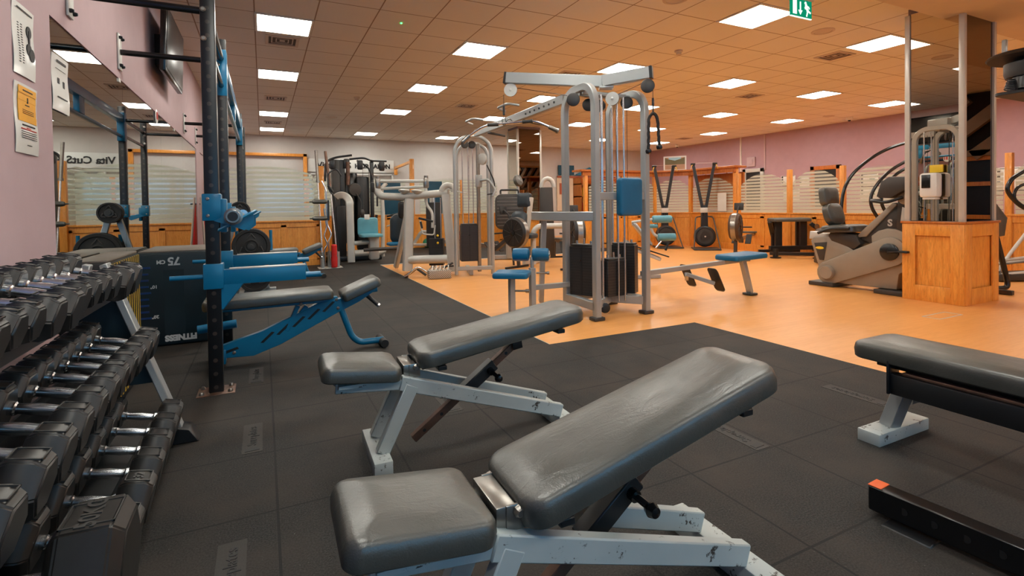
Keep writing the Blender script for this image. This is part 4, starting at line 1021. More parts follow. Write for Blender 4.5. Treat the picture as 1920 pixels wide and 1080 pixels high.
# weight stacks
def stack(c, w, d, h, zb=.15, rot=0., parent=cs, top=True):
    o = obj('weight_stack', MB().box((c[0], c[1], zb+h/2), (w, d, h), .004, RZ(rot), 1), 'plate_stack', parent)
    if top:
        k = RZ(rot); t_ = obj('stack_top', MB().box((c[0], c[1], zb+h+.012), (w*.92, d*.95, .02), .004, k, 1), 'dark_grey', o)
        p = MB()
        for s in (-.3, .3):
            q = k @ V((w*s, 0, 0)); p.cyl((c[0]+q.x, c[1]+q.y, zb+h+.02), (c[0]+q.x, c[1]+q.y, zb+h+.055), .014)
        p.cyl((c[0], c[1], zb+h+.02), (c[0], c[1], zb+h+.08), .01); obj('bushings', p, 'chrome', o)
        sl = MB(); q = k @ V((0, -d/2-.001, 0)); sl.box((c[0]+q.x, c[1]+q.y, zb+h*.5), (.022, .004, h*.95), 0, k); obj('pin_slot', sl, 'black_plastic', o)
        q = k @ V((0, -d/2-.02, 0)); obj('selector_pin', MB().cyl((c[0]+q.x, c[1]+q.y, zb+h*.72), (c[0]+q.x*1.0, c[1]+(k @ V((0, -d/2+.01, 0))).y, zb+h*.72), .008), 'black_gloss', o)
    return o
stack((2.965, 4.40), .27, .13, .50, .17, math.radians(-62)); stack((3.2, 4.22), .25, .12, .36, .17, math.radians(3)); stack((3.42, 4.32), .25, .12, .50, .17, math.radians(-56))
obj('base_frame', MB().bar((2.82, 3.98, .13), (2.85, 4.56, .13), .06, .08).bar((3.43, 4.0, .13), (3.43, 4.58, .13), .06, .08).bar((2.82, 4.02, .13), (3.2, 4.3, .13), .06, .08).bar((3.2, 4.3, .13), (3.43, 4.02, .13), .06, .08).bar((2.85, 4.56, .13), (3.43, 4.58, .13), .06, .08), SP, cs)
pulley((3.0, 4.1, .08), (.3, 1, 0), .05, 'black_plastic', cheek=False)
# pad on cross bar
obj('pad_bar', MB().bar((2.82, 3.98, 1.175), (3.43, 4.0, 1.175), .05, .075, .004), SP, cs)
pad('back_pad', (3.18, 3.93, 1.165), .27, .36, .07, 'teal_vinyl', cs, Matrix.Rotation(math.radians(-90), 4, 'Y') @ Matrix.Identity(4) if 0 else Matrix(((0, 1, 0, 0), (0, 0, -1, 0), (1, 0, 0, 0), (0, 0, 0, 1))) @ Matrix.Identity(4), .03, .008)
# curved side tray
obj('ring_tray', MB().rail(bend([(2.82, 4.0, .985), (2.66, 4.15, .985), (2.55, 4.5, .985), (2.6, 4.8, .985)], .2), .09, .06, up=(0, 0, 1)), SP, cs)
obj('tray_leg', MB().bar((2.62, 4.62, .96), (2.7, 4.85, .05), .05, .07), SP, cs)
# lat seat
pad('lat_seat', (2.17, 4.47, .43), .32, .34, .055, 'teal_vinyl', cs, RZ(math.radians(-35)), .04, .006)
obj('seat_post', MB().bar((2.16, 4.46, .02), (2.16, 4.46, .4), .055, .055).box((2.16, 4.46, .015), (.1, .1, .025)), SP, cs)
obj('seat_knob', MB().cyl((2.18, 4.44, .27), (2.27, 4.38, .27), .01).cyl((2.27, 4.38, .27), (2.3, 4.36, .27), .018), 'brushed_steel', cs)
obj('thigh_post', MB().bar((2.42, 4.52, .02), (2.42, 4.52, .47), .055, .055).bar((2.42, 4.52, .46), (2.42, 4.52, .58), .03, .03).bar((2.42, 4.52, .27), (2.85, 4.52, .27), .05, .05).bar((2.16, 4.46, .05), (2.85, 4.56, .05), .05, .05), SP, cs)
for a_, b_ in (((2.27, 4.66, .6), (2.41, 4.56, .6)), ((2.43, 4.54, .6), (2.58, 4.44, .6))):
    o = obj('roller_pad', MB().lathe([(.035, 0), (.062, .01), (.066, .03), (.066, .145), (.062, .165), (.035, .175)], a_, V(b_)-V(a_), 28), 'teal_vinyl', cs)
obj('roller_cap', MB().lathe([(.036, 0), (.036, .008), (.02, .014)], (2.572, 4.445, .6), (.83, -.56, 0), 20), 'chrome', cs)
obj('handle_knob', MB().cyl((2.45, 4.49, .42), (2.54, 4.43, .42), .01).cyl((2.54, 4.43, .42), (2.56, 4.42, .42), .016), 'brushed_steel', cs)
# low row
rw = obj('row_rail', MB().bar((3.46, 4.1, .385), (5.15, 4.2, .43), .05, .05), SP, cs)
pad('row_seat', (4.98, 4.16, .475), .31, .58, .06, 'teal_vinyl', cs, RZ(math.radians(4)) @ RY(math.radians(-1)), .05, .006)
obj('row_leg', MB().bar((5.02, 4.18, .43), (5.17, 4.2, .03), .06, .06), SP, cs); obj('row_foot', MB().box((5.17, 4.2, .015), (.12, .12, .026), .006), 'dark_grey', cs)
for s in (-1, 1):
    y = 4.13+s*.2
    o = obj('foot_bracket', MB().bar((4.1, 4.13, .33), (4.3, y, .24), .04, .04), SP, cs)
    obj('foot_plate', MB().prism(rrect(.12, .27, .03, 3), -.01, .01, .003, 1, Matrix.Translation((4.33, y, .27)) @ RY(math.radians(62)) @ RZ(PI/2)), 'brushed_steel', cs)
    obj('foot_grip', MB().prism(rrect(.13, .28, .03, 3), -.006, .006, .003, 1, Matrix.Translation((4.318+.0, y, .282)) @ RY(math.radians(62)) @ RZ(PI/2)), 'black_plastic', cs)
# lat bar hanging from the boom
lb = thing('lat_bar', 'wide bent steel lat pulldown bar hanging from the cable station boom', 'pulldown bar', (2.37, 4.86, 2.0), world=True)
obj('cable', MB().cyl((2.31, 4.9, 2.27), (2.31, 4.9, 2.14), .003, n=6), 'black_plastic', lb)
obj('carabiner', MB().cyl((2.31, 4.9, 2.15), (2.31, 4.9, 2.05), .012).tube([V((2.31, 4.9, 1.99))+V((.82*.02*math.cos(k*PI/6), -.57*.02*math.cos(k*PI/6), .045*math.sin(k*PI/6))) for k in range(13)], .004, 6), 'black_steel', lb)
dl = V((.78, -.62, .0)); c0 = V((2.36, 4.87, 1.96))
bar = [c0-dl*.52+V((0, 0, -.17)), c0-dl*.44+V((0, 0, -.1)), c0-dl*.27+V((0, 0, .0)), c0+dl*.27+V((0, 0, .02)), c0+dl*.42+V((0, 0, -.05)), c0+dl*.52+V((0, 0, -.1))]
obj('bar', MB().tube(bend(bar, .08), .0145, 12), 'chrome', lb)
obj('grip', MB().cyl(c0-dl*.24, c0-dl*.12, .019), 'dark_grey', lb); obj('grip', MB().cyl(c0+dl*.14+V((0, 0, .012)), c0+dl*.25+V((0, 0, .018)), .019), 'dark_grey', lb)
obj('bar_end', MB().lathe([(.02, 0), (.024, .01), (.026, .08), (.03, .09), (.03, .11)], bar[-2], bar[-1]-bar[-2], 16), 'brushed_steel', lb)
obj('bar_end', MB().lathe([(.02, 0), (.024, .01), (.026, .08), (.03, .09), (.03, .11)], bar[1], bar[0]-bar[1], 16), 'brushed_steel', lb)
obj('ring', MB().tube(bend([c0-dl*.06, c0+V((0, 0, .06)), c0+dl*.06], .03), .006, 8), 'chrome', lb)
# rope
rp = thing('tricep_rope', 'dark twisted rope with two black end balls hanging from the right boom', 'rope', (3.43, 3.86, 1.9), world=True)
rx, ry = 3.425, 3.87
obj('snap_link', MB().cyl((rx, ry, 2.2), (rx, ry, 2.1), .003, n=6).cyl((rx, ry, 2.12), (rx, ry, 2.05), .011).cyl((rx, ry, 2.05), (rx, ry, 1.965), .007), 'black_steel', rp)
w_ = V((.95, -.32, 0))
pts = bend([V((rx, ry, 1.62))-w_*.05, V((rx, ry, 1.93))-w_*.045, V((rx, ry, 1.985)), V((rx, ry, 1.93))+w_*.045, V((rx, ry, 1.66))+w_*.06], .05, 5)
# twisted strands
dense = []
for p, q in zip(pts, pts[1:]):
    k = max(1, int((q-p).length/.008))
    for i in range(k): dense.append(p.lerp(q, i/k))
dense.append(pts[-1]); mb = MB()
for ph in (0, 2*PI/3, 4*PI/3):
    st = []; L_ = 0
    for i, p in enumerate(dense):
        tt = (dense[min(i+1, len(dense)-1)]-dense[max(i-1, 0)]).normalized(); x, y, _ = frame(tt, (.32, .95, 0)); an = ph+i*.26; st.append(p+x*.008*math.cos(an)+y*.008*math.sin(an))
    mb.tube(st, .0085, 6)
obj('twisted_rope', mb, 'rope_dark', rp)
for p in (pts[0], pts[-1]): obj('end_ball', MB().lathe([(.012, .025), (.026, .018), (.03, 0), (.024, -.02), (.001, -.03)], p-V((0, 0, .015)), (0, 0, 1), 20), 'black_gloss', rp)

# ------------------------------------------------------------------ tall silver cable column behind
cc = thing('cable_column', 'tall silver adjustable cable column with a dark weight stack, left of the big cable station', 'cable machine', (3.2, 7.8, 0), world=True)
pts_ = lambda x0, y0, x1, y1, zt, r=.25: [V((x0, y0, 0.02))]+[V((x0, y0, 0))+V((x1-x0, y1-y0, 0)).normalized()*(r-r*math.cos(k*PI/16))+V((0, 0, zt-r+r*math.sin(k*PI/16))) for k in range(9)]+[V((x1, y1, 0))-V((x1-x0, y1-y0, 0)).normalized()*(r-r*math.cos(PI/2-k*PI/16))+V((0, 0, zt-r+r*math.sin(PI/2-k*PI/16))) for k in range(9)]+[V((x1, y1, .02))]
obj('arched_frame', MB().tube(pts_(2.72, 7.6, 3.28, 7.45, 2.2), .03, 12), SP, cc)
obj('arched_frame', MB().tube(pts_(3.0, 8.3, 3.5, 8.1, 2.18), .03, 12), SP, cc)
obj('base', MB().bar((2.72, 7.6, .12), (3.28, 7.45, .12), .05, .06).bar((2.95, 7.55, .05), (3.15, 8.25, .05), .06, .08), SP, cc)
stack((2.98, 7.72), .27, .16, .58, .22, -.2, cc)
obj('column', MB().bar((3.12, 7.62, .05), (3.12, 7.62, 2.1), .05, .05), 'brushed_steel', cc)
for x in (2.88, 2.98, 3.06): obj('guide_rod', MB().cyl((x, 7.7, .8), (x, 7.7, 2.1), .009, n=10), 'chrome', cc)
pulley((3.16, 7.55, 1.85), (.9, .5, 0), .09, 'silver_light', cc); pulley((2.9, 7.62, 2.08), (.3, 1, 0), .06, 'dark_grey', cc); pulley((3.02, 7.62, 2.08), (.3, 1, 0), .06, 'dark_grey', cc)
obj('sliding_arm', MB().tube(bend([(3.12, 7.6, 1.5), (3.2, 7.4, 1.52), (3.3, 7.35, 1.35), (3.25, 7.35, 1.25)], .06), .02).box((3.12, 7.6, 1.5), (.09, .09, .2), .01), SP, cc)
obj('handle_strap', MB().tube(bend([(3.2, 7.45, 1.75), (3.3, 7.4, 1.5), (3.32, 7.4, 1.3), (3.18, 7.4, 1.28)], .05), .01, 8), 'black_plastic', cc)
obj('chain', MB().cyl((2.92, 7.5, 1.9), (2.92, 7.5, 1.2), .005, n=6), 'chrome', cc)
# ------------------------------------------------------------------ recumbent bike (side profile u along -y, local frame: x'=u, y'=+x world)
t = thing('recumbent_bike', 'grey recumbent exercise bike with dark seat and console, left of the mirrored pillar', 'exercise bike', (6.56, 4.4, 0), -PI/2)
# local x = -y world, local y = +x world
def side(mb, poly, y0, y1, bev=.01): return mb.prism(poly, -y1, -y0, bev, 2, XZ)
def arc(cx, cz, r, a0, a1, n=10): return [(cx+r*math.cos(math.radians(a0+(a1-a0)*i/n)), cz+r*math.sin(math.radians(a0+(a1-a0)*i/n))) for i in range(n+1)]
body = MB(); side(body, [(.18, .06), (.02, .58), (.06, .62), (.3, .655), (.6, .465), (.78, .56)]+arc(.98, .50, .27, 140, -70)+[(1.05, .06), (.55, .055)], .0, .22, .012)
obj('body_shell', body, 'bike_beige', t)
arm = MB(); side(arm, arc(.28, .18, .15, 100, 240, 6)+[(.32, .035)]+arc(1.0, .5, .17, -60, 110, 10), -.045, .0, .012); obj('drive_cover', arm, 'bike_beige', t)
obj('round_cap', MB().lathe([(.09, 0), (.09, .04), (.08, .055)], (.28, -.045, .185), (0, -1, 0), 28), 'bike_beige', t)
obj('round_cap', MB().lathe([(.085, 0), (.085, .012), (.075, .02)], (.6, -.0, .275), (0, -1, 0), 28), 'bike_beige', t)
obj('vent_recess', side(MB(), [(.07, .55), (.24, .57), (.2, .33), (.14, .33)], -.006, .0, .003), 'bike_dark', t)
obj('oval_badge', MB().prism([(.15+.055*math.cos(k*PI/8), .49+.018*math.sin(k*PI/8)) for k in range(16)], .006, .012, mtx=XZ), 'yellow', t)
obj('crank_hub', MB().lathe([(.1, 0), (.1, .02), (.085, .03)], (1.0, -.045, .5), (0, -1, 0), 28), 'black_gloss', t)
obj('pedal', MB().bar((1.0, -.09, .5), (1.16, -.09, .52), .03, .02).box((1.2, -.14, .52), (.1, .1, .025), .008), 'black_plastic', t)
obj('seat_rail', side(MB(), [(-.02, .6), (-.01, .7), (.3, .665), (.34, .6), (.3, .64), (.02, .6)], .03, .19, .004), 'silver_light', t)
obj('seat_carriage', side(MB(), [(.26, .655), (.3, .72), (.6, .68), (.66, .57), (.58, .5), (.3, .59)], -.01, .23, .01), 'bike_dark', t)
pad('seat_cushion', (.4, .11, .745), .4, .42, .085, 'black_vinyl', t, RY(math.radians(-3)), .08, .012)
obj('side_handle', MB().tube(bend([(.2, -.12, .69), (.36, -.13, .75), (.58, -.1, .76)], .05), .018), 'black_plastic', t); obj('side_handle', MB().tube(bend([(.2, .34, .69), (.36, .35, .75), (.58, .32, .76)], .05), .018), 'black_plastic', t)
b = RY(math.radians(-82))
obj('back_post', MB().bar((.3, .11, .66), (.2, .11, 1.15), .07, .05), 'bike_dark', t)
pad('lumbar_pad', (.26, .11, .93), .32, .28, .09, 'black_vinyl', t, RY(math.radians(-105)) @ RX_(PI), .1, .02)
pad('upper_back_pad', (.2, .11, 1.16), .30, .24, .09, 'black_vinyl', t, RY(math.radians(-97)) @ RX_(PI), .06, .02)
obj('sloped_shroud', side(MB(), [(.62, .62), (.66, .68), (1.0, 1.03), (1.07, 1.07), (1.1, .7), (.98, .68), (.8, .56)], .05, .17, .012), 'bike_dark', t)
obj('shroud_edge', side(MB(), [(.58, .64), (.64, .72), (.99, 1.07), (1.04, 1.05), (.7, .66)], .03, .19, .008), 'bike_beige', t)
obj('logo_letter', MB().merge(text_mb('S', .11, .002, .004), place((.955, .048, .83), (1, 0, 0), (0, 0, 1), (0, -1, 0))), 'silver_light', t)
obj('console_post', side(MB(), [(1.03, .72), (1.05, 1.15), (1.2, 1.15), (1.2, .72)], .02, .2, .012), 'bike_dark', t)
obj('worn_sticker', side(MB(), [(1.08, .84), (1.1, 1.02), (1.14, 1.0), (1.12, .83)], .012, .02, .002), 'silver_light', t)
obj('console', side(MB(), [(.88, 1.13), (.93, 1.32), (1.0, 1.37), (1.24, 1.36), (1.22, 1.24), (1.02, 1.12)], -.08, .3, .02), 'bike_dark', t)
obj('console_screen', MB().bar((.875, .11, 1.14), (.93, .11, 1.33), .34, .02, up=(1, 0, 0)), 'dark_grey', t)
obj('hub_cap', MB().lathe([(.085, 0), (.085, .02), (.07, .03)], (1.14, .02, 1.13), (0, -1, 0), 28), 'bike_beige', t)
obj('front_handle', MB().tube(bend([(1.12, -.02, 1.13), (1.0, -.12, 1.07), (.86, -.12, 1.09), (.8, -.05, 1.1), (.82, .11, 1.1)], .06), .018), 'black_plastic', t)
for u in (.2, 1.0): obj('foot', MB().box((u, .17, .028), (.32, .5, .05), .008), 'bike_dark', t)

# ------------------------------------------------------------------ stair climber with big curved handrails
t = thing('stair_climber', 'stair climber with long curved black handrails, half hidden behind the bike and pillar', 'stair climber', (9.0, 5.0, 0), world=True)
def hr(pts, m='black_gloss', r=.026): return obj('curved_handrail', MB().tube(bend([V(p) for p in pts], .45, 8), r, 12), m, t)
hr([(8.93, 5.08, .2), (8.62, 5.25, .75), (8.72, 5.24, 1.45), (9.24, 4.97, 1.93), (9.9, 4.7, 2.12)])
hr([(9.3, 4.9, .6), (9.02, 5.06, 1.1), (9.3, 4.93, 1.55), (9.75, 4.72, 1.82)])
hr([(9.5, 4.82, .6), (9.2, 4.98, 1.1), (9.4, 4.88, 1.5), (9.85, 4.68, 1.75)])
P_ = lambda u, z, w=0: V((8.8+u*.9+w*.43, 5.15-u*.43+w*.9, z))
obj('base_body', MB().bar(P_(.0, .1), P_(1.2, .1), .6, .18), 'bike_dark', t)
for k in range(4): obj('step', MB().bar(P_(.3+.2*k, .3+.2*k), P_(.55+.2*k, .3+.2*k), .5, .04), 'black_plastic', t)
obj('side_panel', MB().prism([(0, .1), (.1, .5), (1.2, 1.3), (1.3, .1)], -.02, .02, .008, 1, place(P_(0, 0, -.3), (.9, -.43, 0), (0, 0, 1), (-.43, -.9, 0))), 'bike_dark', t)
obj('rear_hood', MB().prism([(-.25, 0.01), (-.22, .6), (.0, .68), (.25, .45), (.3, 0.01)], -.2, .2, .02, 2, place((8.95, 5.55, 0), (.87, -.5, 0), (0, 0, 1), (-.5, -.87, 0))), 'bike_dark', t)

# ------------------------------------------------------------------ elliptical, punch bag, speed ball at the right edge
t = thing('elliptical_trainer', 'elliptical trainer with black handles and pale legs, at the right edge', 'elliptical', (9.3, 3.1, 0), world=True)
obj('handle', MB().tube(bend([(9.5, 3.05, 1.62), (9.28, 3.16, 1.49), (9.09, 3.25, 1.37), (9.03, 3.28, 1.24), (9.07, 3.26, 1.14), (9.18, 3.2, 1.0), (9.5, 3.05, .82)], .1), .026), 'black_gloss', t)
obj('handle', MB().tube(bend([(9.6, 3.0, 1.33), (9.27, 3.16, 1.3), (9.14, 3.22, 1.25), (9.1, 3.24, 1.1), (9.25, 3.17, .97), (9.6, 3.0, .9)], .08), .02), 'black_gloss', t)
obj('leg', MB().tube([(8.9, 3.32, .12), (9.06, 3.25, .36), (9.35, 3.12, .75)], .022), 'silver_light', t)
for z, dy in ((.3, 0), (.22, .15), (.14, -.15)): obj('pedal_arm', MB().tube([(8.75, 3.38+dy, z-.05), (9.9, 2.87+dy, z+.06)], .022), 'silver_light', t)
obj('flywheel_case', MB().box((9.85, 2.9, .4), (.5, .3, .7), .06), 'bike_dark', t); obj('base_frame', MB().box((9.3, 3.12, .06), (1.2, .3, .1), .02, RZ(-.42)), 'bike_dark', t)
obj('console', MB().box((9.75, 2.95, 1.6), (.2, .3, .25), .03), 'bike_dark', t); obj('mast', MB().bar((9.8, 2.92, .6), (9.78, 2.94, 1.55), .08, .08), 'bike_dark', t)
t = thing('pedal_trainer', 'black padded machine arm just right of the mirrored pillar base', 'machine', (7.9, 2.86, 0), world=True)
obj('padded_back', MB().tube([(7.55, 3.02, 1.3), (7.72, 2.92, .85), (7.74, 2.9, .66)], .09, 16, rr=[.03, .12, .07]), 'black_vinyl', t)
obj('curved_leg', MB().tube(bend([(7.72, 2.9, .68), (7.86, 2.85, .15), (7.86, 2.84, .05), (7.6, 2.98, .035)], .1), .028), 'black_gloss', t)
obj('floor_bar', MB().bar((7.6, 2.7, .03), (7.6, 3.3, .03), .06, .05), 'black_steel', t)
t = thing('speed_ball_platform', 'black round speed ball platform hanging from the ceiling in the upper right corner', 'speed ball', (5.42, 1.86, 2.3), world=True)
cx, cy = 5.42, 1.82; SZ = -.06
obj('round_board', MB().lathe([(.26, 0), (.27, .012), (.26, .025)], (cx, cy, 2.24), (.05, .0, 1), 40), 'black_plastic', t)
obj('hub', MB().lathe([(.16, 0), (.17, .03), (.17, .11), (.15, .12)], (cx+.02, cy, 2.10), (0, 0, 1), 32), 'dark_grey', t)
obj('lower_drum', MB().lathe([(.13, 0), (.145, .02), (.14, .12)], (cx+.02, cy, 1.985), (0, 0, 1), 32), 'black_gloss', t)
obj('ribbed_base', MB().prism(rrect(.55, .35, .05), 1.95, 1.975, .004, 1, Matrix.Translation((cx+.05, cy-.02, 0))), 'black_plastic', t)
sp = MB()
for k in range(6): sp.tube([V((cx-.13+.008*k, cy+.07, 2.0+.014*k))+V((.05*math.cos(a*PI/6), -.03*math.cos(a*PI/6), .012*math.sin(a*PI/6))) for a in range(13)], .006, 6)
obj('spring', sp, 'chrome', t)
obj('support_arm', MB().bar((cx-.12, cy+.12, 2.25), (cx-.12, cy+.12, 2.4), .03, .03).bar((cx, cy, 2.275), (cx+1.3, cy-.35, 2.275), .05, .04).bar((cx+1.3, cy-.35, 2.27), (cx+1.3, cy-.35, 3.04), .05, .05), 'brushed_steel', t)
for ch in t.children: ch.location.z -= .05
obj('chain_hook', MB().tube([V((cx-.02, cy-.02, 1.9))+V((.006*math.cos(a*PI/6), .006*math.cos(a*PI/6), .03*math.sin(a*PI/6))) for a in range(13)], .003, 6).cyl((cx, cy, 1.96), (cx-.01, cy, 1.92), .003), 'black_steel', t)

# ------------------------------------------------------------------ ski machines
def ski(label, loc, rotz):
    t = thing('ski_machine', label, 'ski trainer', loc, rotz, 'ski machines')
    obj('floor_base', MB().prism([(-.3, -.62), (.3, -.62), (.3, .1), (-.3, .1)], .006, .03, .004), 'dark_grey', t)
    obj('column', MB().prism([(-.09, .28), (.09, .28), (.07, 1.0), (-.07, 1.0)], -.06, .06, .008, 1, XZ), 'black_steel', t)
    obj('flywheel', MB().lathe([(.06, -.11), (.22, -.11), (.25, -.08), (.25, .02), (.2, .05), (.03, .05)], (0, -.05, .30), (0, 1, 0), 36), 'black_plastic', t)
    obj('flywheel_ring', MB().lathe([(.17, -.13), (.18, -.13), (.18, -.1), (.17, -.1)], (0, -.05, .30), (0, 1, 0), 36).lathe([(.11, -.13), (.12, -.13), (.12, -.1), (.11, -.1)], (0, -.05, .30), (0, 1, 0), 36), 'dark_grey', t)
    obj('hub_cap', MB().lathe([(.02, 0), (.02, .02)], (0, -.17, .30), (0, -1, 0), 16), 'silver_light', t)
    for s in (-1, 1):
        obj('mast', MB().bar((s*.03, 0, .93), (s*.24, .05, 2.04), .07, .045, .006), 'black_steel', t)
        obj('mast_head', MB().box((s*.25, .02, 2.05), (.11, .1, .05), .015), 'black_plastic', t)
        obj('handle', MB().bar((s*.27, -.05, 2.03), (s*.31, -.05, 1.92), .025, .012), 'yellow', t, label='yellow handle cord')
        obj('side_leg', MB().tube(bend([(s*.08, 0, .78), (s*.2, -.02, .76), (s*.29, -.55, .03)], .1), .014), 'dark_grey', t)
    obj('cord', MB().cyl((-.24, .0, 2.07), (.24, .0, 2.07), .003, n=6), 'grille_white', t)
    obj('monitor', MB().box((-.02, -.1, .93), (.17, .05, .12), .01), 'silver_light', t); obj('monitor_arm', MB().box((0, -.06, .93), (.05, .1, .25), .008), 'black_plastic', t)
    return t
A_ = -math.radians(42)
ski('black ski machine with a fan wheel, right one, standing left of the rower', (9.62, 9.1, 0), -math.radians(40))
ski('black ski machine with a fan wheel, left one, partly behind pale blue rollers', (9.2, 10.0, 0), -math.radians(28))
o = obj('paper_notice', MB().prism([(-.13, -.22), (.13, -.22), (.13, .22), (-.13, .22)], -.003, .003, mtx=Matrix.Translation((9.94, 8.85, 1.12)) @ RZ(-PI/2) @ XZ), 'paper', None, (0, 0, 0)); tag(o, 'blank white sheet taped to the striped glass right of the right ski machine', 'notice')

# ------------------------------------------------------------------ rowers
def rower(label, loc, rotz, wheel='black_plastic'):
    """local +x: from the fan towards the seat end"""
    t = thing('rowing_machine', label, 'rower', loc, rotz, 'rowing machines')
    o = obj('fan_cage', MB().lathe([(.05, -.09), (.24, -.09), (.27, -.05), (.27, .05), (.24, .09), (.05, .09)], (0, 0, .62), (0, 1, 0), 36), wheel, t)
    obj('fan_band', MB().lathe([(.272, -.045), (.276, -.04), (.276, .04), (.272, .045)], (0, 0, .62), (0, 1, 0), 36), 'brushed_steel', o)
    for s in (-1, 1):
        fb = MB()
        for k in range(10): a = k*PI/5; fb.bar((.06*math.cos(a), s*.093, .62+.06*math.sin(a)), (.22*math.cos(a+.25), s*.093, .62+.22*math.sin(a+.25)), .012, .006, .001)
        obj('fan_grille', fb, 'dark_grey', o); obj('fan_hub', MB().lathe([(.05, 0), (.05, .012), (.02, .018)], (0, s*.09, .62), (0, s, 0), 20), 'black_gloss', o)
    obj('front_leg', MB().bar((.0, 0, .60), (-.06, 0, .03), .05, .05).bar((.1, 0, .5), (.06, 0, .04), .03, .03), 'dark_grey', t); obj('front_foot', MB().bar((-.02, -.3, .02), (-.02, .3, .02), .04, .035), 'black_plastic', t)
    obj('monorail', MB().bar((.45, 0, .36), (2.1, 0, .40), .05, .07), 'brushed_steel', t); obj('body_boom', MB().bar((.05, 0, .60), (.5, 0, .30), .09, .07), 'dark_grey', t)
    obj('seat', MB().prism(rrect(.26, .32, .08), .44, .475, .01, 2, Matrix.Translation((1.2, 0, 0))), 'black_vinyl', t)
    obj('rear_leg', MB().bar((2.05, 0, .38), (2.1, 0, .03), .05, .05).bar((2.1, -.2, .02), (2.1, .2, .02), .04, .035), 'black_plastic', t)
    for s in (-1, 1): obj('foot_rest', MB().bar((.46, s*.13, .26), (.62, s*.13, .44), .11, .02), 'black_plastic', t)
    obj('monitor_arm', MB().tube([(.05, 0, .66), (.18, 0, .95), (.28, 0, 1.02)], .014), 'black_steel', t); obj('monitor', MB().box((.3, 0, 1.02), (.03, .18, .15), .01, RY(.2)), 'black_plastic', t); obj('screen', MB().box((.317, 0, 1.022), (.004, .13, .07), .001, RY(.2)), 'dark_grey', t)
    obj('pull_handle', MB().cyl((.42, -.22, .6), (.42, .22, .6), .014), 'black_plastic', t)
    return t
rower('rowing machine with a silver banded fan wheel, left of the big cable station', (4.02, 8.1, 0), math.radians(112))
rower('rowing machine seen through the posts of the big cable station', (4.75, 7.25, 0), math.radians(70))
rower('rowing machine with a pale rimmed fan wheel, right of the ski machines', (8.4, 7.15, 0), math.radians(28), 'grille_dark')

# ------------------------------------------------------------------ squat bench machine
t = thing('hip_thrust_bench', 'black steel floor bench machine with a padded top, in front of the oak partition', 'bench machine', (9.5, 6.7, 0), math.radians(-26))
pad('top_pad', (-.03, .1, .74), .34, .75, .07, 'black_vinyl', t, None, .05, .008)
for x, s in ((-.25, -1), (.25, 1)): obj('leg', MB().bar((x, .1, .7), (x-s*.04*0, .1, .2), .13, .07).bar((x+.0, .3, .7), (x, .3, .18), .07, .06), 'black_steel', t)
obj('side_arm', MB().bar((-.42, .1, .7), (-.12, .5, .25), .08, .05).bar((.4, .1, .66), (.75, .0, .35), .09, .07), 'black_steel', t); obj('arm_cap', MB().lathe([(.05, 0), (.05, .02)], (.48, .03, .6), (.1, -1, 0), 20), 'brushed_steel', t)
obj('base_frame', MB().bar((-.55, -.15, .09), (.25, -.42, .09), .07, .06).bar((.25, -.42, .09), (.95, -.05, .09), .07, .06).bar((-.5, .4, .09), (.8, .4, .09), .06, .06).bar((-.45, .05, .18), (.6, .05, .18), .09, .08), 'black_steel', t)
for x, y in ((-.45, -.18), (.25, -.42), (.9, -.05)): obj('foot', MB().cyl((x, y, .03), (x, y, .18), .05).cyl((x, y, .005), (x, y, .02), .1), 'black_plastic', t)
obj('foot_cap', MB().cyl((.25, -.475, .12), (.25, -.47, .12), .022), 'silver_light', t)

# ------------------------------------------------------------------ roman chair
t = thing('back_extension_bench', 'back extension bench with pale blue rollers, right of the big cable station', 'back extension bench', (5.2, 5.75, 0), world=True)
def rolr(a, b, r=.055): return obj('roller_pad', MB().lathe([(r*.6, 0), (r*.96, .012), (r, .03), (r, (V(b)-V(a)).length-.03), (r*.96, (V(b)-V(a)).length-.01), (r*.6, (V(b)-V(a)).length)], a, V(b)-V(a), 24), 'pale_teal_vinyl', t)
a0 = V((5.14, 5.85, .87)); rt = V((.9, -.43, 0))
rolr(a0, a0+rt*.29); rolr(a0+V((.07, -.03, -.265)), a0+V((.07, -.03, -.265))+rt*.27); rolr(a0+V((-.05, .02, -.1)), a0+V((-.05, .02, -.1))+rt*.13, .03)
obj('roller_arm', MB().tube([a0-rt*.3+V((0, 0, -.04)), a0+rt*.01], .02).tube(bend([a0-rt*.02+V((0, 0, -.12)), a0+rt*.02+V((0, 0, -.22)), a0+rt*.1+V((0, 0, -.265))], .04), .02), 'silver_light', t)
obj('pivot_arm', MB().bar(a0-rt*.28+V((0, 0, -.05)), a0-rt*.02+V((0, 0, -.38)), .16, .05, .02), 'silver_paint', t)
obj('foot_plate', MB().bar(a0+V((-.28, .1, -.38)), a0+V((.16, -.1, -.54)), .34, .02, .006), 'black_gloss', t); obj('plate_support', MB().bar(a0+V((-.26, .1, -.43)), a0+V((.05, -.1, -.58)), .22, .05, .008), 'silver_light', t)
obj('handle', MB().cyl(a0+V((.16, -.1, -.46)), a0+V((.2, -.12, -.34)), .016), 'black_plastic', t); obj('handle', MB().cyl(a0+V((.02, -.05, -.42)), a0+V((.1, -.08, -.32)), .012), 'chrome', t)
obj('frame', MB().bar(a0+V((-.35, .15, -.3)), a0+V((-.5, .2, -.84)), .07, .07).bar(a0+V((-.7, .3, -.84)), a0+V((.1, -.05, -.84)), .07, .05).bar(a0+V((-.5, -.1, -.84)), a0+V((-.5, .5, -.84)), .06, .05), 'silver_paint', t)

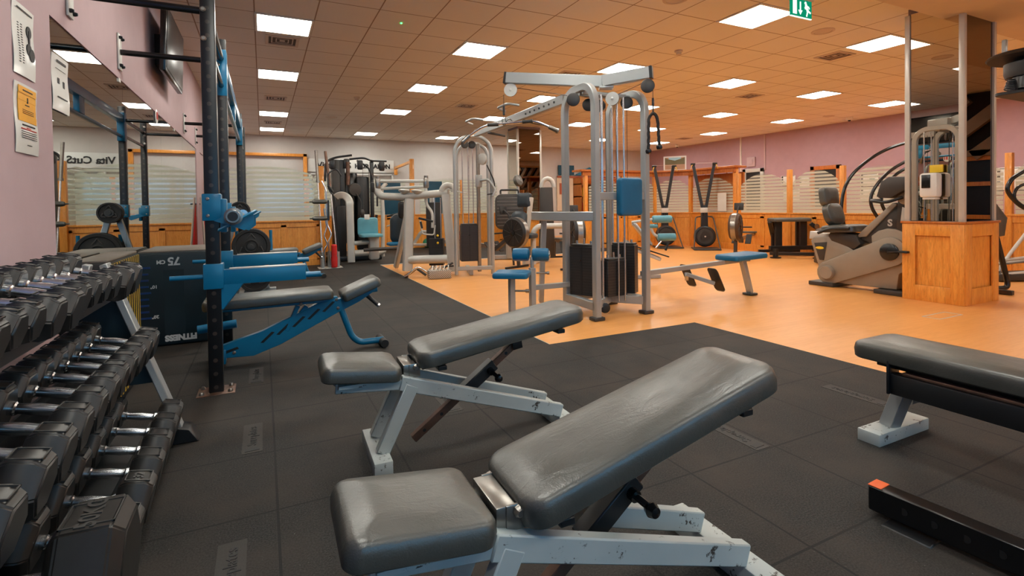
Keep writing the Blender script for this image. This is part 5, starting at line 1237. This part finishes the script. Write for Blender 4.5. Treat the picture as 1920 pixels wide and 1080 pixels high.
# ------------------------------------------------------------------ grey standing multi-grip machine
gm = thing('dip_machine', 'pale grey dip machine with a curved top beam, behind the woven basket', 'gym machine', (2.4, 8.3, 0), world=True)
PG = 'silver_light'
obj('front_leg', MB().rail([(2.15, 8.42, .04), (2.2, 8.42, 1.24)], .13, .15, up=(0, 1, 0)), PG, gm); obj('rear_leg', MB().bar((2.08, 8.95, .04), (2.18, 8.5, 1.0), .08, .09, .02), PG, gm)
obj('right_leg', MB().rail([(2.78, 7.95, .04), (2.70, 8.0, 1.3)], .11, .14, up=(.4, .9, 0)), PG, gm); obj('right_leg', MB().bar((2.62, 8.5, .04), (2.58, 8.4, 1.3), .07, .09, .02), PG, gm)
obj('base_beam', MB().tube([(2.18, 8.4, .22), (2.76, 8.0, .24)], .07, 16), PG, gm)
obj('top_beam', MB().tube(bend([(1.72, 8.75, 1.42), (1.78, 8.7, 1.29), (2.1, 8.5, 1.27), (2.75, 8.02, 1.33)], .2), .062, 16), PG, gm)
obj('upper_bar', MB().tube([(1.76, 8.72, 1.54), (2.46, 8.3, 1.53)], .028, 12), PG, gm); obj('upper_bar', MB().tube([(1.8, 8.78, 1.42), (2.5, 8.36, 1.44)], .024, 12), PG, gm)
for x, y in ((1.75, 8.72), (2.46, 8.3)): obj('clamp', MB().box((x, y, 1.5), (.08, .08, .17), .015).cyl((x, y, 1.56), (x, y, 1.62), .035), 'brushed_steel', gm)
for x, y, z in ((2.12, 8.42, 1.37), (2.3, 8.3, 1.36)): obj('round_rest', MB().lathe([(.02, -.05), (.09, -.01), (.1, .01), (.06, .025)], (x, y, z), (.1, 0, 1), 24), PG, gm)
obj('curved_head', MB().tube([V((2.74+.11*math.cos(k*PI/8)*.8, 8.0-.11*math.cos(k*PI/8)*.5, 1.35+.1*math.sin(k*PI/8))) for k in range(9)], .05, 14).bar((2.75, 8.0, 1.38), (3.0, 7.84, 1.31), .1, .02, .004), PG, gm)
obj('hanging_handle', MB().tube(bend([(2.45, 8.3, 1.45), (2.45, 8.3, 1.15), (2.54, 8.22, 1.0), (2.53, 8.22, .75)], .08), .024), PG, gm)
obj('dip_handle', MB().tube([(2.28, 8.15, .92), (2.49, 8.05, .86)], .018), 'black_plastic', gm); obj('dip_handle', MB().tube(bend([(2.3, 8.15, .88), (2.33, 8.12, .66), (2.5, 8.04, .64), (2.52, 8.04, .8)], .04), .012), PG, gm); obj('grip', MB().cyl((2.31, 8.14, .86), (2.33, 8.13, .75), .018), 'black_plastic', gm)
obj('hanging_grip', MB().cyl((1.73, 8.7, 1.28), (1.73, 8.7, 1.12), .014), 'black_plastic', gm); obj('ear_pad', MB().box((1.66, 8.72, 1.44), (.06, .08, .16), .02), 'black_plastic', gm)
pad('back_pad', (2.2, 9.0, .72), .38, .52, .1, 'grey_vinyl', gm, Matrix(((0, 1, 0, 0), (0, 0, -1, 0), (1, 0, 0, 0), (0, 0, 0, 1))), .12, .02)
obj('pad_column', MB().box((2.2, 8.95, 1.05), (.12, .1, .3), .04).box((2.2, 8.95, 1.28), (.1, .09, .14), .03), 'black_plastic', gm)
pad('knee_pad', (2.1, 8.95, .46), .3, .3, .05, 'teal_vinyl', gm, None, .05, .01)
obj('step_tube', MB().tube(bend([(2.3, 8.7, .4), (2.45, 8.6, .68), (2.58, 8.55, .66), (2.6, 8.5, .35), (2.7, 8.4, .2)], .1), .03), PG, gm); obj('step_bar', MB().cyl((2.3, 8.65, .45), (2.6, 8.5, .45), .025), 'grille_white', gm)
o = stack((2.62, 8.28), .24, .14, .45, .12, -.5, gm, False)
obj('rear_shroud', MB().box((2.6, 8.35, .8), (.26, .05, .75), .01, RZ(-.5)), 'dark_grey', gm)
for x in (2.58, 2.67): obj('guide_rod', MB().cyl((x, 8.24-(x-2.58)*.5, .5), (x, 8.24-(x-2.58)*.5, 1.25), .009), 'chrome', gm)
obj('selector_knob', MB().lathe([(.0, -.02), (.02, 0), (0, .02)], (2.6, 8.16, .62), (0, 1, 0), 16).lathe([(.0, -.02), (.02, 0), (0, .02)], (2.6, 8.16, .5), (0, 1, 0), 16), 'yellow', gm)
# basket and loose bars
t = thing('wire_basket', 'woven black and white basket full of white cable handles on the orange floor', 'basket', (2.42, 7.55, 0), math.radians(-10))
bm = MB().prism([(-.17, -.11), (.17, -.11), (.17, .11), (-.17, .11)], .004, .13, .01); obj('basket_body', bm, 'basket_weave', t)
for k in range(5): a = -.12+k*.06; obj('cable_handle', MB().tube(bend([(a, -.06, .13), (a+.03, 0, .2), (a-.02, .08, .135)], .03), .008, 8), 'white_plastic', t)
obj('black_handle', MB().cyl((.08, .02, .16), (.22, .05, .22), .016).cyl((.05, .08, .16), (.24, .09, .17), .014), 'black_plastic', t)
t = thing('triceps_bar', 'silver V-shaped cable bar lying on the floor left of the woven basket', 'cable attachment', (2.15, 7.75, 0), world=True)
obj('bar', MB().tube(bend([(1.98, 7.82, .03), (2.12, 7.76, .16), (2.17, 7.74, .16), (2.34, 7.66, .04)], .04), .016), 'chrome', t)
obj('grip', MB().cyl((2.0, 7.9, .025), (2.14, 7.86, .13), .02).cyl((2.16, 7.86, .13), (2.28, 7.78, .03), .02), 'dark_grey', t)
obj('end_cap', MB().cyl((1.95, 7.82, .025), (2.0, 7.81, .04), .026), 'rust_steel', t)

# ------------------------------------------------------------------ bar holder
t = thing('bar_holder', 'grey steel vertical bar holder standing before the oak corner post', 'bar rack', (1.1, 10.0, 0), world=True)
obj('base_plate', MB().box((1.1, 9.95, .008), (.42, .3, .012), .003), 'silver_light', t)
for x in (.97, 1.1, 1.23):
    for y in (9.88, 10.05): obj('socket', MB().lathe([(.032, .01), (.032, .3), (.026, .3), (.026, .01)], (x, y, 0), (0, 0, 1), 16), 'silver_paint', t)
t = thing('olympic_bar', 'tall steel bar with a worn brown sleeve, standing left in the bar holder', 'barbell', (.95, 9.98, 0), world=True)
obj('shaft', MB().tube([(.97, 9.88, .04), (.93, 10.1, 1.6)], .014), 'chrome', t); obj('sleeve', MB().tube([(.93, 10.1, 1.6), (.915, 10.18, 2.18)], .026), 'brushed_steel', t); obj('collar', MB().tube([(.93, 10.1, 1.58), (.929, 10.103, 1.62)], .036), 'brushed_steel', t)
t = thing('olympic_bar', 'second tall steel bar with a brown sleeve, standing right of centre in the bar holder', 'barbell', (1.1, 10.0, 0), world=True)
obj('shaft', MB().tube([(1.23, 9.88, .04), (1.14, 10.08, 1.55)], .014), 'chrome', t); obj('sleeve', MB().tube([(1.14, 10.08, 1.5), (1.08, 10.18, 2.17)], .026), 'rust_steel', t)
t = thing('safety_squat_bar', 'steel squat bar with four black padded arms, in front of the oak corner post', 'squat bar', (.97, 9.85, 0), world=True)
obj('bar', MB().tube(bend([(1.1, 9.82, .04), (1.06, 9.8, .5), (1.12, 9.8, .62), (1.05, 9.82, .8), (1.04, 9.82, 1.45), (.98, 9.9, 1.6)], .05), .014), 'chrome', t)
obj('yoke', MB().bar((1.07, 9.78, .88), (1.07, 9.78, 1.25), .03, .04), 'black_steel', t)
for z in (.92, 1.22): obj('padded_arm', MB().lathe([(.015, 0), (.035, .01), (.04, .05), (.04, .22), (.03, .25), (.012, .26), (.012, .3)], (1.05, 9.79, z), (-1, -.1, 0), 20), 'black_vinyl', t)
t = thing('foam_bar_pad', 'bright red foam pad standing in the bar holder', 'bar pad', (1.16, 9.84, 0), world=True)
obj('foam', MB().lathe([(.05, .02), (.055, .05), (.055, .2), (.045, .23), (.05, .27), (.05, .42), (.035, .44)], (1.16, 9.83, 0), (0, 0, 1), 20), 'red_foam', t)
t = thing('ez_curl_bar', 'silver zigzag curl bar standing at the left of the bar holder', 'curl bar', (1.02, 9.84, 0), world=True)
obj('bar', MB().tube(bend([(1.0, 9.86, .04), (.99, 9.84, .35), (1.05, 9.84, .45), (.99, 9.84, .6), (1.04, 9.84, .75), (1.0, 9.84, 1.1)], .04), .013), 'chrome', t)
t = thing('trap_bar', 'dark bent steel bar hooked on the holder beside the red foam pad', 'bar', (1.25, 9.95, 0), world=True)
obj('bar', MB().tube(bend([(1.28, 9.98, .04), (1.2, 10.0, .9), (1.22, 10, 1.3), (1.1, 10.02, 1.45), (1.1, 10.02, 1.75), (1.25, 10.02, 1.85), (1.34, 10.02, 1.7)], .08), .014), 'black_steel', t)
obj('grip', MB().cyl((1.1, 10.02, 1.52), (1.18, 10.02, 1.4), .026), 'black_plastic', t)

# ------------------------------------------------------------------ black dual cable machine and blue seat
t = thing('cable_machine', 'black dual cable machine with wide overhead wings, in front of the shop sign', 'cable machine', (1.7, 11.2, 0), world=True)
BS = 'black_steel'
obj('left_tower', MB().box((1.38, 11.2, 1.05), (.16, .3, 2.1), .02), 'dark_grey', t); obj('stack_shroud', MB().box((1.95, 11.35, .98), (.28, .2, 1.6), .06), BS, t); obj('mirror_panel', MB().box((1.72, 11.4, 1.1), (.25, .02, 1.5), .01), 'black_gloss', t)
obj('right_post', MB().box((2.12, 11.2, 1.05), (.07, .1, 2.1), .01), BS, t); obj('centre_post', MB().box((1.5, 11.1, 1.3), (.1, .12, 1.6), .01), BS, t)
obj('wing', MB().tube(bend([(1.15, 11.0, 1.65), (1.17, 11.0, 2.05), (1.35, 11, 2.14), (1.68, 10.95, 2.19)], .12), .022), BS, t); obj('wing', MB().tube(bend([(1.65, 11.1, 2.12), (1.95, 11.1, 2.16), (2.1, 11.1, 2.1), (2.42, 11.1, 2.1)], .1), .022), BS, t); obj('wing', MB().tube(bend([(1.8, 11.1, 2.1), (2.05, 11.1, 1.95), (2.12, 11.1, 1.7)], .1), .02), BS, t)
for x, z in ((1.3, 2.0), (1.58, 2.02), (1.85, 2.0), (2.3, 1.98)): obj('pulley_housing', MB().box((x, 11.02, z), (.12, .06, .2), .03), BS, t)
for x in (1.58, 1.9, 2.02): obj('cable', MB().cyl((x, 11.0, .3), (x, 11.0, 2.0), .004, n=6), 'dark_grey', t)
obj('head_pad', MB().lathe([(.02, -.03), (.13, -.02), (.14, .0), (.13, .02), (.02, .03)], (1.73, 10.98, 1.48), (.3, -1, 0), 28), 'dark_grey', t)
obj('wood_bar', MB().cyl((1.6, 11.0, 1.58), (1.6, 11.0, 2.05), .04), 'rust_steel', t)
obj('hanging_rope', MB().tube(bend([(1.75, 10.95, 1.4), (1.84, 10.95, 1.25), (1.84, 10.95, 1.1), (1.82, 10.95, .98)], .05), .012).lathe([(.03, 0), (.055, .05), (.05, .11), (.03, .15)], (1.86, 10.95, .92), (0, 0, 1), 16), 'dark_grey', t)
obj('press_arm', MB().tube(bend([(1.8, 10.9, .95), (1.78, 10.9, .68), (2.1, 10.9, .7), (2.15, 10.9, .95)], .08), .03), BS, t)
obj('base', MB().box((1.7, 11.15, .06), (1.1, .5, .1), .02), BS, t)
obj('rear_column', MB().box((1.45, 11.15, .6), (.2, .25, 1.1), .02), 'black_plastic', t)
t = thing('seated_leg_machine', 'seated leg machine with a teal seat, rounded pale frame and weight post', 'gym machine', (1.9, 10.7, 0), world=True)
obj('arched_post', MB().rail([(1.56, 10.5, .03), (1.55, 10.5, 1.15)]+[(1.55-.13+.13*math.cos(k*PI/16), 10.5+.02*k, 1.2+.16*math.sin(k*PI/16)) for k in range(0, 13)], .14, .14, up=(.2, 1, 0)), PG, t)
obj('upright_tube', MB().tube([(2.2, 10.6, .1), (2.22, 10.6, 1.0), (2.2, 10.6, 1.5), (2.3, 10.6, 1.6)], .04, 14), PG, t)
obj('lower_frame', MB().tube([(1.62, 10.5, .2), (2.1, 10.5, .2), (2.22, 10.6, .22)], .065, 14).tube([(1.62, 10.5, .4), (2.1, 10.5, .42)], .045, 14), PG, t)
obj('seat_pedestal', MB().box((2.0, 10.5, .3), (.2, .22, .5), .05), PG, t); obj('tag', MB().box((1.86, 10.4, .92), (.1, .01, .1), .002), 'paper', t)
pad('seat_back', (1.9, 10.55, .72), .40, .36, .06, 'teal_seat' if 0 else 'pale_teal_vinyl', t, Matrix(((0, 1, 0, 0), (0, 0, -1, 0), (1, 0, 0, 0), (0, 0, 0, 1))), .06, .01)
pad('seat', (1.93, 10.4, .55), .38, .42, .06, 'pale_teal_vinyl', t, None, .06, .01)
obj('side_handle', MB().tube(bend([(2.25, 10.4, .72), (2.42, 10.3, .78), (2.42, 10.3, .96)], .03), .015), PG, t); obj('side_handle', MB().tube([(2.26, 10.4, .92), (2.48, 10.25, .98)], .02), 'black_plastic', t)
obj('foot_roller', MB().cyl((1.75, 10.2, .28), (2.45, 10.15, .29), .035), 'dark_grey', t)

# ------------------------------------------------------------------ chest press and ribbed machine behind the station
t = thing('chest_press', 'grey seated chest press with dark tall weight shroud and grey pads behind the station', 'gym machine', (4.6, 8.6, 0), world=True)
obj('weight_shroud', MB().prism([(-.16, .1), (.16, .1), (.12, 1.45), (-.12, 1.45)], -.1, .1, .02, 2, place((5.02, 8.75, 0), (.9, -.43, 0), (0, 0, 1), (-.43, -.9, 0))), 'bike_dark', t)
obj('pulley_head', MB().tube([V((4.9+.12*(1-math.cos(k*PI/8))*.9, 8.72-.12*(1-math.cos(k*PI/8))*.43, 1.45+.17*math.sin(k*PI/8))) for k in range(9)], .045, 12), PG, t)
obj('frame', MB().tube(bend([(4.42, 8.2, .03), (4.42, 8.2, .62), (4.5, 8.16, .72), (4.95, 7.95, .72)], .1), .05, 14).bar((4.35, 8.3, .62), (4.42, 8.26, 1.25), .09, .05, .01).bar((4.3, 8.35, .05), (5.0, 8.7, .05), .08, .08), PG, t)
pad('back_pad', (4.2, 8.35, .75), .3, .5, .09, 'grey_vinyl', t, RZ(.7) @ RY(math.radians(-75)), .1, .02); pad('head_pad', (4.33, 8.36, 1.2), .26, .26, .09, 'grey_vinyl', t, RZ(.7) @ RY(math.radians(-85)), .04, .02)
pad('seat', (4.28, 8.2, .55), .34, .36, .08, 'grey_vinyl', t, RZ(.7), .05, .01)
t = thing('leg_press_machine', 'leg press with a large grey ribbed cover and a dark round head rest', 'gym machine', (4.3, 9.4, 0), world=True)
mb = MB().prism(rrect(.58, .72, .14, 6), -.03, .03, .012, 2, place((4.5, 9.35, .98), (.9, -.43, 0), (0, 0, 1), (-.43, -.9, 0))); rc = obj('ribbed_cover', mb, 'dark_grey', t)
rb = MB()
for k in range(9): rb.bar((4.5-.25*.9-.03*.43, 9.35+.25*.43-.03*.9, .7+k*.07), (4.5+.25*.9-.03*.43, 9.35-.25*.43-.03*.9, .7+k*.07), .008, .012, .001)
obj('ribs', rb, 'brushed_steel', rc); obj('top_grip', MB().tube(bend([(4.33, 9.4, 1.34), (4.33, 9.4, 1.42), (4.66, 9.25, 1.42), (4.66, 9.25, 1.34)], .03), .02), 'black_plastic', t)
obj('head_rest', MB().lathe([(.03, -.06), (.11, -.04), (.13, 0), (.11, .04), (.03, .06)], (4.78, 9.5, 1.62), (.5, -1, .3), 24), 'black_vinyl', t)
obj('frame', MB().bar((4.5, 9.4, .03), (4.5, 9.4, .75), .1, .08).bar((4.2, 9.6, .05), (4.9, 9.3, .05), .1, .08).bar((4.7, 9.5, .4), (4.78, 9.5, 1.6), .04, .04), 'silver_paint', t)
for k, (x, y, r, m, lab) in enumerate(((3.97, 13.35, .13, 'ball_green', 'green exercise ball on the floor by the back partition'), (4.28, 13.35, .14, 'ball_purple', 'dull purple exercise ball right of the green one'), (5.0, 13.3, .14, 'ball_purple', 'purple ball seen between the posts of the tall cable column'), (4.98, 13.38, .1, 'terracotta', 'pinkish red ball resting above the purple ball by the column'))):
    z = r if k < 3 else .36
    o = obj('exercise_ball', MB().lathe([(r*math.sin(a*PI/16), -r*math.cos(a*PI/16)) for a in range(17)], (0, 0, 0), (0, 0, 1), 28), m, None); o.location = (x, y, z+.006); tag(o, lab, 'ball', 'exercise balls')
# floor markings
mb = MB()
for a, b in (((5.55, 2.62), (5.95, 2.62)), ((5.55, 2.48), (5.95, 2.48)), ((5.55, 2.48), (5.55, 2.62)), ((5.95, 2.48), (5.95, 2.62))): mb.bar((a[0], a[1], .001), (b[0], b[1], .001), .012, .002, 0)
o = obj('floor_socket', mb, 'silver_light', None, (0, 0, 0)); tag(o, 'rectangular steel outline of a floor socket before the pillar base', 'floor socket')
for x, y, lab in ((-.065, 2.72, 'moulded logo strip on a floor tile between the rig foot and the dumbbells'), (-.06, 3.74, 'moulded logo strip on a floor tile just right of the rig floor plate'), (1.965, 1.70, 'moulded logo strip on the floor tile right of the nearest bench pad'), (-.11, 1.72, 'moulded logo strip on a floor tile at the bottom edge, left'), (2.965, 1.72, 'moulded logo strip on the floor tile left of the flat bench'), (.9, 2.73, 'moulded logo strip on the floor tile below the second padded bench')):
    t = thing('tile_logo', lab, 'floor logo', (x, y, .006), group='moulded tile logos', world=True)
    obj('strip', MB().span((x-.042, y-.17, .006), (x+.042, y+.17, .0075)), 'rubber_logo', t)
    mb = MB().merge(text_mb('Sureplates', .055, .001, .0005), place((x, y+.02, .008), (0, 1, 0), (-1, 0, 0), (0, 0, 1))); obj('lettering', mb, 'rubber_black', t)
    obj('emblem', MB().prism([(x-.03, y-.155), (x+.03, y-.15), (x+.022, y-.12), (x-.03, y-.125)], .0075, .009), 'rubber_black', t)
# ------------------------------------------------------------------ render settings
sc = bpy.context.scene
sc.view_settings.view_transform = 'Standard'; sc.view_settings.look = 'None'; sc.view_settings.gamma = 1; sc.view_settings.use_curve_mapping = False
sc.view_settings.exposure = 1.55
w = bpy.data.worlds.new('world'); sc.world = w; w.use_nodes = True
w.node_tree.nodes['Background'].inputs[0].default_value = (.0, .0, .0, 1)
sc.cycles.max_bounces = 10; sc.cycles.diffuse_bounces = 6; sc.cycles.transparent_max_bounces = 16; sc.cycles.caustics_reflective = False
sc.cycles.sample_clamp_indirect = 6
